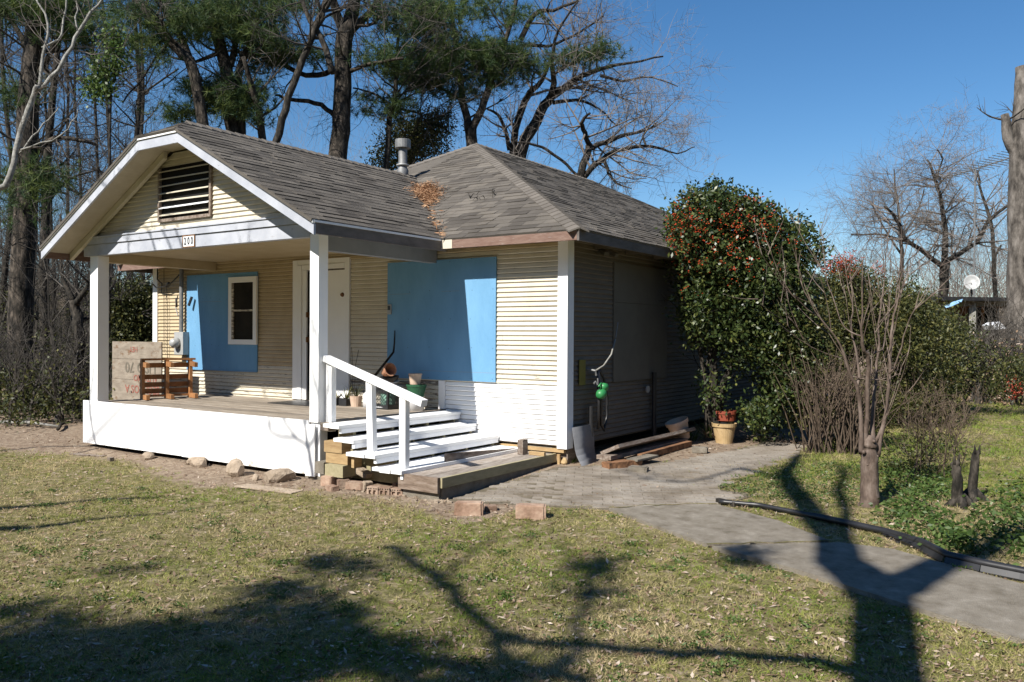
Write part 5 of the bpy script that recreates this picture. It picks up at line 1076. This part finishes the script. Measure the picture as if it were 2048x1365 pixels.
for i, path in enumerate(MST):
    pts_, rs = limb3(path, MD, [-.02, .05, -.05, .05, 0, 0, -.08, -.06, .06, .05, .0, .08, -.06][i]); pts_, rs = smooth(pts_, [q0*.85 for q0 in rs], rn, .004); tm.tube(pts_, rs, 8 if max(rs) > .015 else 5)
    for _ in range(4):
        j = rn.randint(len(pts_)//2, len(pts_)-2); a = (pts_[j+1]-pts_[j]).normalized(); s = a.cross(Vector([rn.gauss(0, 1) for _ in range(3)])).normalized(); grow(cm, pts_[j].copy(), a+s*.4+U0*.4, rn.uniform(.4, .8), .0045, 1, rn, None, .25, kids=2, wob=.12)
tm.build('trunk', M['myrtle'], e, True); cm.build('branches', M['myrtle'], e)
# stumps
for i, (u, v, path, lb_) in enumerate(((1925, 1045, [(1925,1050,38),(1920,1000,26),(1917,960,20),(1915,925,18),(1914,912,12)], 'broken dark stump with a jagged low top, left of the pair'), (1945, 1030, [(1946,1040,26),(1944,1000,18),(1949,950,18),(1953,905,15),(1955,892,12)], 'taller slim dark stump behind the jagged one'))):
    D = 7.95+.25*i; pts_, rs = limb3(path, D); pts_[0].z = gz(pts_[0].x, pts_[0].y)-.05; pts_, rs = smooth(pts_, rs, random.Random(i), .006)
    mb = MB().tube(pts_, rs, 9); [mb.tube([pts_[-1]+Vector((math.cos(q_)*.02, math.sin(q_)*.02, -.03)), pts_[-1]+Vector((math.cos(q_)*.03, math.sin(q_)*.03, .03+.05*random.random()))], [.02, .003], 5) for q_ in (.3, 2.2, 4.4)]
    [mb.tube([pts_[0]+Vector((0, 0, .14)), pts_[0]+Vector((math.cos(q_)*.10, math.sin(q_)*.10, .06)), pts_[0]+Vector((math.cos(q_)*.2, math.sin(q_)*.2, 0))], [.05, .035, .01], 6) for q_ in (0.2, 1.9, 3.5, 5.0)]
    tag(mb.build('stump', M['bark'], None, True), lb_, 'stump')
# ---------------------------------------------------------------- plants on the ground
def plantlet(name, label, cat, C, L, w_, m, kind='stuff'):
    return tag(leaves(name, C, L, w_, m, None, kind, flat=.5), label, cat)
def scatter_px(n, poly, h, sp_=.06, per=8):
    us = [p[0] for p in poly]; vs = [p[1] for p in poly]; out = []; P_ = [Vector((p[0], p[1])) for p in poly]
    while len(out) < n:
        u = rng.uniform(min(us), max(us)); v = rng.uniform(min(vs), max(vs))
        if inside(u, v, P_): g = G(u, v); out.append(rng.normal(size=(per, 3))*[sp_, sp_, 0]+[g.x, g.y, g.z]+np.stack([np.zeros(per), np.zeros(per), rng.random(per)*h], 1))
    return np.concatenate(out)
C = scatter_px(100, [(1770,1030),(1830,990),(1900,1040),(1960,1090),(1930,1110),(1850,1090),(1780,1060)], .14, .07, 14); plantlet('ground_ivy', 'bright broad-leaved weeds between the myrtle and the stumps', 'weeds', C, .055, .026, 'weed')
C = scatter_px(200, [(1560,930),(1720,920),(1720,1010),(1600,1000),(1480,990),(1460,960)], .07, .08, 10); plantlet('weeds', 'low green weeds left of the crape myrtle', 'weeds', C, .04, .015, 'weed')
C = scatter_px(70, [(1960,980),(2048,960),(2100,1100),(2048,1120),(1960,1080)], .12, .08, 14); plantlet('weeds', 'shaded weeds right of the stumps', 'weeds', C, .06, .025, 'weed')
C = scatter_px(160, [(1770,920),(1900,930),(1900,1000),(1770,980)], .10, .08, 12); plantlet('weeds', 'weeds behind the crape myrtle', 'weeds', C, .05, .02, 'weed')
e = empty('spider_plant', 'spilling grassy plant by the red and tan pots', 'plant', (-4.55, 11.95, .3)); blades('leaf', e, (-4.55, 11.95, .26), 110, .42, .009, 'weed', .8, 4, .9, .22, 4, 'stuff'); blades('dry_leaf', e, (-4.45, 12.0, .26), 60, .45, .008, 'dry', .5, 4, .9, .22, 5, 'stuff')
e = empty('weed_clump', 'leafy weeds growing behind the tilted clay pot', 'weeds', (-4.8, 11.75, .2)); blades('leaf', e, (-4.85, 11.75, .2), 60, .32, .012, 'weed', .9, 4, .8, .25, 6, 'stuff')
e = empty('weed_clump', 'small green weed beside the yellow stone', 'weeds', px(1143, 925, 0)); blades('leaf', e, px(1145, 925, 0), 22, .12, .008, 'weed', .8, 3, .6, .05, 7, 'stuff')
e = empty('weed_clump', 'reddish leafy plant far right beyond the lawn', 'weeds', G(2035, 790)); C = blobpts([(2030,765,16,14,14)], 19, .3, .2, 20); leaves('foliage', C, .09, .04, 'redleaf', e)
# grass + litter
def onpath(x, y):
    return x > -5.4 and (inside(x, y, PV) or any(inside(x, y, Q) for Q in PTH))
PTH = [[G(*p) for p in q2] for q2 in ([(1222,1021),(1440,1011),(1560,1042),(1662,1081),(1418,1091)], [(1428,1096),(1684,1086),(1870,1120),(2048,1166),(2200,1205),(2200,1320),(2048,1278),(1840,1217),(1600,1142)])]
def samp(n, D0, D1, amax):
    D = D0*(D1/D0)**rng.random(n); a = rng.uniform(-amax, amax, n)*D; return F0.x*D+R0.x*a, F0.y*D+R0.y*a
def vnoise(x, y, s, seed=0):
    r = np.random.default_rng(seed); T = r.random((64, 64)); X = x*s; Y = y*s; i = np.floor(X).astype(int); j = np.floor(Y).astype(int); fx_ = X-i; fy_ = Y-j; fx_ = fx_*fx_*(3-2*fx_); fy_ = fy_*fy_*(3-2*fy_)
    g = lambda a, b: T[a % 64, b % 64]; return (g(i, j)*(1-fx_)+g(i+1, j)*fx_)*(1-fy_)+(g(i, j+1)*(1-fx_)+g(i+1, j+1)*fx_)*fy_
def keepmask(x, y, lit=False):
    k = np.ones(len(x), bool)
    for t in range(len(x)):
        X, Y = x[t], y[t]
        if (X < -5.33 and X > -13.9 and Y > 8.9) or (PLX-.02 < X < -5.35 and Y > FY+.02): k[t] = False; continue
        if X > -5.5:
            jx, jy = X+random.gauss(0, .07), Y+random.gauss(0, .07)
            if onpath(jx, jy): k[t] = random.random() < (.07 if lit else .012); continue
            elif onpath(X, Y): k[t] = random.random() < .7; continue
        s_ = soilness(X, Y)
        if not lit and s_ > 0 and random.random() < s_*1.05: k[t] = False
    return k
gzv = np.vectorize(gz)
NG = 85000
x, y = samp(NG, 3.6, 30, .85); dens = vnoise(x, y, 1.1, 1)*.6+vnoise(x, y, 4, 2)*.4; D_ = F0.x*x+F0.y*y; lush = (x > -3.2) & (y > 9.3)
k = keepmask(x, y) & ((rng.random(NG) < .15+dens*1.1) | lush); x, y, D_, dens, lush = x[k], y[k], D_[k], dens[k], lush[k]
per = 7; x = np.repeat(x, per)+rng.normal(size=len(x)*per)*.016; y = np.repeat(y, per)+rng.normal(size=len(y)*per)*.016; D_ = np.repeat(D_, per); lush = np.repeat(lush, per); dn = np.repeat(dens, per)
n = len(x); B0 = np.stack([x, y, gzv(x, y)-.004], 1); d = rng.normal(size=(n, 3))*[.8, .8, .3]; d[:, 2] = np.abs(d[:, 2])+.45; d = unit(d); L_ = rng.uniform(.018, .05, (n, 1))*np.where(lush, 1.4, 1)[:, None]*(1+.02*D_[:, None]); s = unit(np.cross(d, rng.normal(size=(n, 3))))*(.0016+.00022*D_[:, None])
gt = np.clip(vnoise(x, y, .9, 5)*.8+vnoise(x, y, 5, 8)*.75-.38+rng.normal(size=n)*.2+np.where(lush, .3, 0), 0, 1)
V = np.stack([B0-s, B0+s, B0+d*L_], 1).reshape(-1, 3); tag(soup('grass', V, 3, gt, M['grassb'], None, 'stuff'), 'patchy winter lawn in front of the house', 'grass')
NL = 95000
x, y = samp(NL, 3.6, 24, .85); dn = vnoise(x, y, 1.6, 3)*.5+vnoise(x, y, 6, 4)*.5; k = keepmask(x, y, True) & (rng.random(NL) < dn*1.1) & ~((x > -3) & (y > 10)); x, y = x[k], y[k]; n = len(x); D_ = F0.x*x+F0.y*y
C = np.stack([x, y, gzv(x, y)+.004+rng.random(n)*.014], 1); A = unit(rng.normal(size=(n, 3))*[1, 1, .35])*(.006+.03*rng.random((n, 1))**2.2); B = unit(np.cross(A, rng.normal(size=(n, 3))*[.3, .3, 1]))*rng.uniform(.003, .012, (n, 1))
tag(soup('leaf_litter', np.stack([C-A, C+B, C+A, C-B], 1).reshape(-1, 3), 4, rng.beta(1.5, 1.8, n), M['dry'], None, 'stuff'), 'dead leaves scattered over the lawn and soil', 'leaf litter')
Cs = []
for _ in range(420):
    D = 3.8*(14/3.8)**random.random(); a = random.uniform(-.7, .7)*D; q0 = F0*D+R0*a
    if q0.y > 5.6 and q0.x < -4: continue
    if q0.x > -5.5 and onpath(q0.x, q0.y): continue
    n0 = random.randint(12, 40); Cs.append(rng.normal(size=(n0, 3))*[.035, .035, 0]+[q0.x, q0.y, gz(q0.x, q0.y)+.012]+rng.random((n0, 1))*[0, 0, .03])
tag(leaves('lawn_weeds', np.concatenate(Cs), .035, .012, 'weed', None, 'stuff', flat=.3, tb=.15), 'small green weeds dotted through the lawn', 'weeds')
# fallen branches at the left
for i, (a, b, lb_) in enumerate((((0, 862), (118, 868), 'pale fallen branch lying left of the porch at the wood edge'), ((60, 800), (95, 850), 'short pale stick leaning up at the wood edge'), ((118, 875), (130, 862), 'short dark stump end of the fallen branch'))):
    tag(MB().tube([px(*a, .05), (px(*a, .05)+px(*b, .05))/2+Vector((0, 0, .03)), px(*b, .04)], [.03, .028, .02], 6).build('fallen_branch', M['palebark'] if i < 2 else M['bark'], None, True), lb_, 'branch')
# ---------------------------------------------------------------- the tree behind the photographer that shades the lawn
def lift(p, h): return Vector((p.x-.1087*h, p.y-1.087*h, h))
def liftpx(u, v, h): return lift(at(u, v, Z=0), h)
e = empty('shade_tree', 'large tree behind the photographer whose shadow lies on the lawn', 'tree', (.75, -2.2, 0)); tm = MB(); cm = MB(); rn = random.Random(12)
hc = 7.4; cr = lift(Vector((-1.07, 5.95, 0)), hc); bs = Vector((cr.x+.32*hc, cr.y, -.1))
tm.tube([bs, bs.lerp(cr, .5), cr, cr+(cr-bs).normalized()*.35], [.24, .17, .19, .12], 12)
def sb(pix, h0, h1, w0, w1, tw=6, lv=2, first=None):
    pts_ = [first] if first is not None else []; n = len(pix)
    for i, (u, v) in enumerate(pix): pts_.append(liftpx(u, v, h0+(h1-h0)*(i+1)/n))
    rs = [w0+(w1-w0)*i/(len(pts_)-1) for i in range(len(pts_))]; pts_, rs = smooth(pts_, rs, rn, .02); tm.tube(pts_, rs, 8)
    for _ in range(tw):
        j = rn.randint(len(pts_)//3, len(pts_)-2); a = (pts_[j+1]-pts_[j]).normalized(); s = a.cross(Vector([rn.gauss(0, 1) for _ in range(3)])).normalized(); grow(cm, pts_[j].copy(), a+s*.8, rn.uniform(.4, 1.0), .015, lv, rn, None, .05, kids=3)
    return pts_
sb([(1700,1130),(1650,1060),(1600,1000),(1590,965),(1620,930)], hc, 9.0, .20, .06, 8, first=cr)
sb([(1700,1100),(1700,1000),(1695,950)], 8.0, 9.2, .07, .03, 4)
sb([(1840,1165),(1900,1135),(1960,1118),(2040,1085),(2150,1060)], hc, 9.2, .18, .08, 4, first=cr)
sb([(1590,985),(1500,960),(1380,985),(1250,960)], 9.0, 10.5, .045, .015, 5, 1)
sb([(1755,1340),(1700,1330),(1500,1305),(1300,1300),(1100,1285),(1000,1268),(900,1180),(850,1140),(790,1098)], 5.4, 8.5, .06, .05, 5)
sb([(1180,1365),(1050,1330),(1000,1268)], 7, 7.6, .06, .05, 2)
sb([(880,1178),(930,1130),(1000,1078)], 7.8, 8.6, .035, .012, 3, 1)
sb([(1150,1330),(1180,1200),(1205,1120)], 8.0, 8.8, .05, .02, 6, 1)
sb([(950,1400),(700,1330),(420,1290),(200,1280),(-60,1290)], 7.6, 9.0, .06, .03, 5)
sb([(1000,1360),(800,1290),(640,1225),(480,1265),(250,1290)], 8.0, 9.3, .05, .02, 5)
tm.build('trunk', M['pinebark'], e, True); cm.build('branches', M['twig'], e)
Cs = []
for (u, v, ru, rv, n) in ((120,1310,200,62,30),(400,1305,200,52,28),(60,1350,160,40,22),(330,1365,280,30,26),(600,1240,110,48,16),(560,1180,60,16,3),(690,1135,60,22,5),(650,1310,160,45,16),(840,1325,130,34,9),(1000,1355,110,20,6),(60,1240,70,12,3),(1190,1160,9,50,5),(1520,1115,50,8,3),(250,1150,60,6,1)):
    for _ in range(n):
        a = rng.uniform(0, 6.283); r_ = rng.random()**.5; c = liftpx(u+ru*r_*math.cos(a), v+rv*r_*math.sin(a), rng.uniform(7.2, 9.2)); Cs.append(rng.normal(size=(80, 3))*[.11, .11, .10]+np.array(c))
leaves('crown', np.concatenate(Cs), .10, .055, 'leaf', e)
# slender saplings' shade on the porch front, and bands at the left
tm = MB(); e = empty('bare_tree', 'bare slim tree outside the photo on the left whose twigs shade the porch', 'tree', (-14.5, -1.5, 0)); cm = MB()
def w2(x, y, z, h): return Vector((x-.1087*(h), y-1.087*(h), z+h))
tg = [[(632,962,26),(627,930,24),(622,905,22),(616,870,18),(611,845,14),(600,800,9)], [(622,905,14),(600,885,12),(572,880,10),(545,872,9),(538,850,8),(545,820,6)], [(603,888,10),(585,868,9),(572,850,8),(560,820,5)], [(622,900,16),(636,880,16),(642,850,14),(640,800,12),(628,760,10),(622,700,8),(626,640,6)], [(640,790,9),(646,740,7),(630,660,5)],
      [(212,960,16),(198,910,15),(188,870,13),(180,820,11),(186,740,9)], [(312,520,12),(306,500,12),(296,470,10),(262,440,8)], [(345,520,10),(330,480,10),(318,455,9),(305,425,6)], [(372,530,10),(352,470,10),(338,440,8),(300,420,5)], [(270,560,8),(255,505,8),(262,470,6)], [(205,400,8),(225,372,8),(240,330,6)], [(430,560,8),(470,520,7),(500,490,6)]]
for t_ in tg:
    pts_ = []
    for i, (u_, v_, w_) in enumerate(t_): p_ = at(u_, v_, Y=FY); pts_.append(w2(p_.x, p_.y, p_.z, 4.4+.12*i))
    rs = [w_*.00115+.004 for (_, _, w_) in t_]; pts_, rs = smooth(pts_, rs, rn, .006); tm.tube(pts_, rs, 6)
    for _ in range(2): j = rn.randint(len(pts_)//2, len(pts_)-2); grow(cm, pts_[j].copy(), Vector((rn.gauss(0, .6), rn.gauss(0, .2), 1)), rn.uniform(.3, .5), .009, 1, rn, None, .1, kids=2)
tm.tube([(-14.5, -1.5, -.1), (-14.3, -1.0, 4), (-13.5, -.4, 6.3), (-11.5, -.3, 7.5), (-8.5, -.1, 7.6)], [.12, .09, .03, .012, .008], 8)
for pix in ([(-60,1075),(60,1070),(180,1052),(330,1035),(520,1010)], [(-60,1035),(60,1025),(200,1010),(340,1003)]):
    pts_ = [liftpx(u, v, 6.5+.3*i) for i, (u, v) in enumerate(pix)]; rs = [.10, .08, .05, .03, .015][:len(pts_)]; pts_, rs = smooth(pts_, rs, rn, .02); tm.tube(pts_, rs, 6)
tm.build('trunk', M['bark'], e, True); cm.build('branches', M['twig'], e)
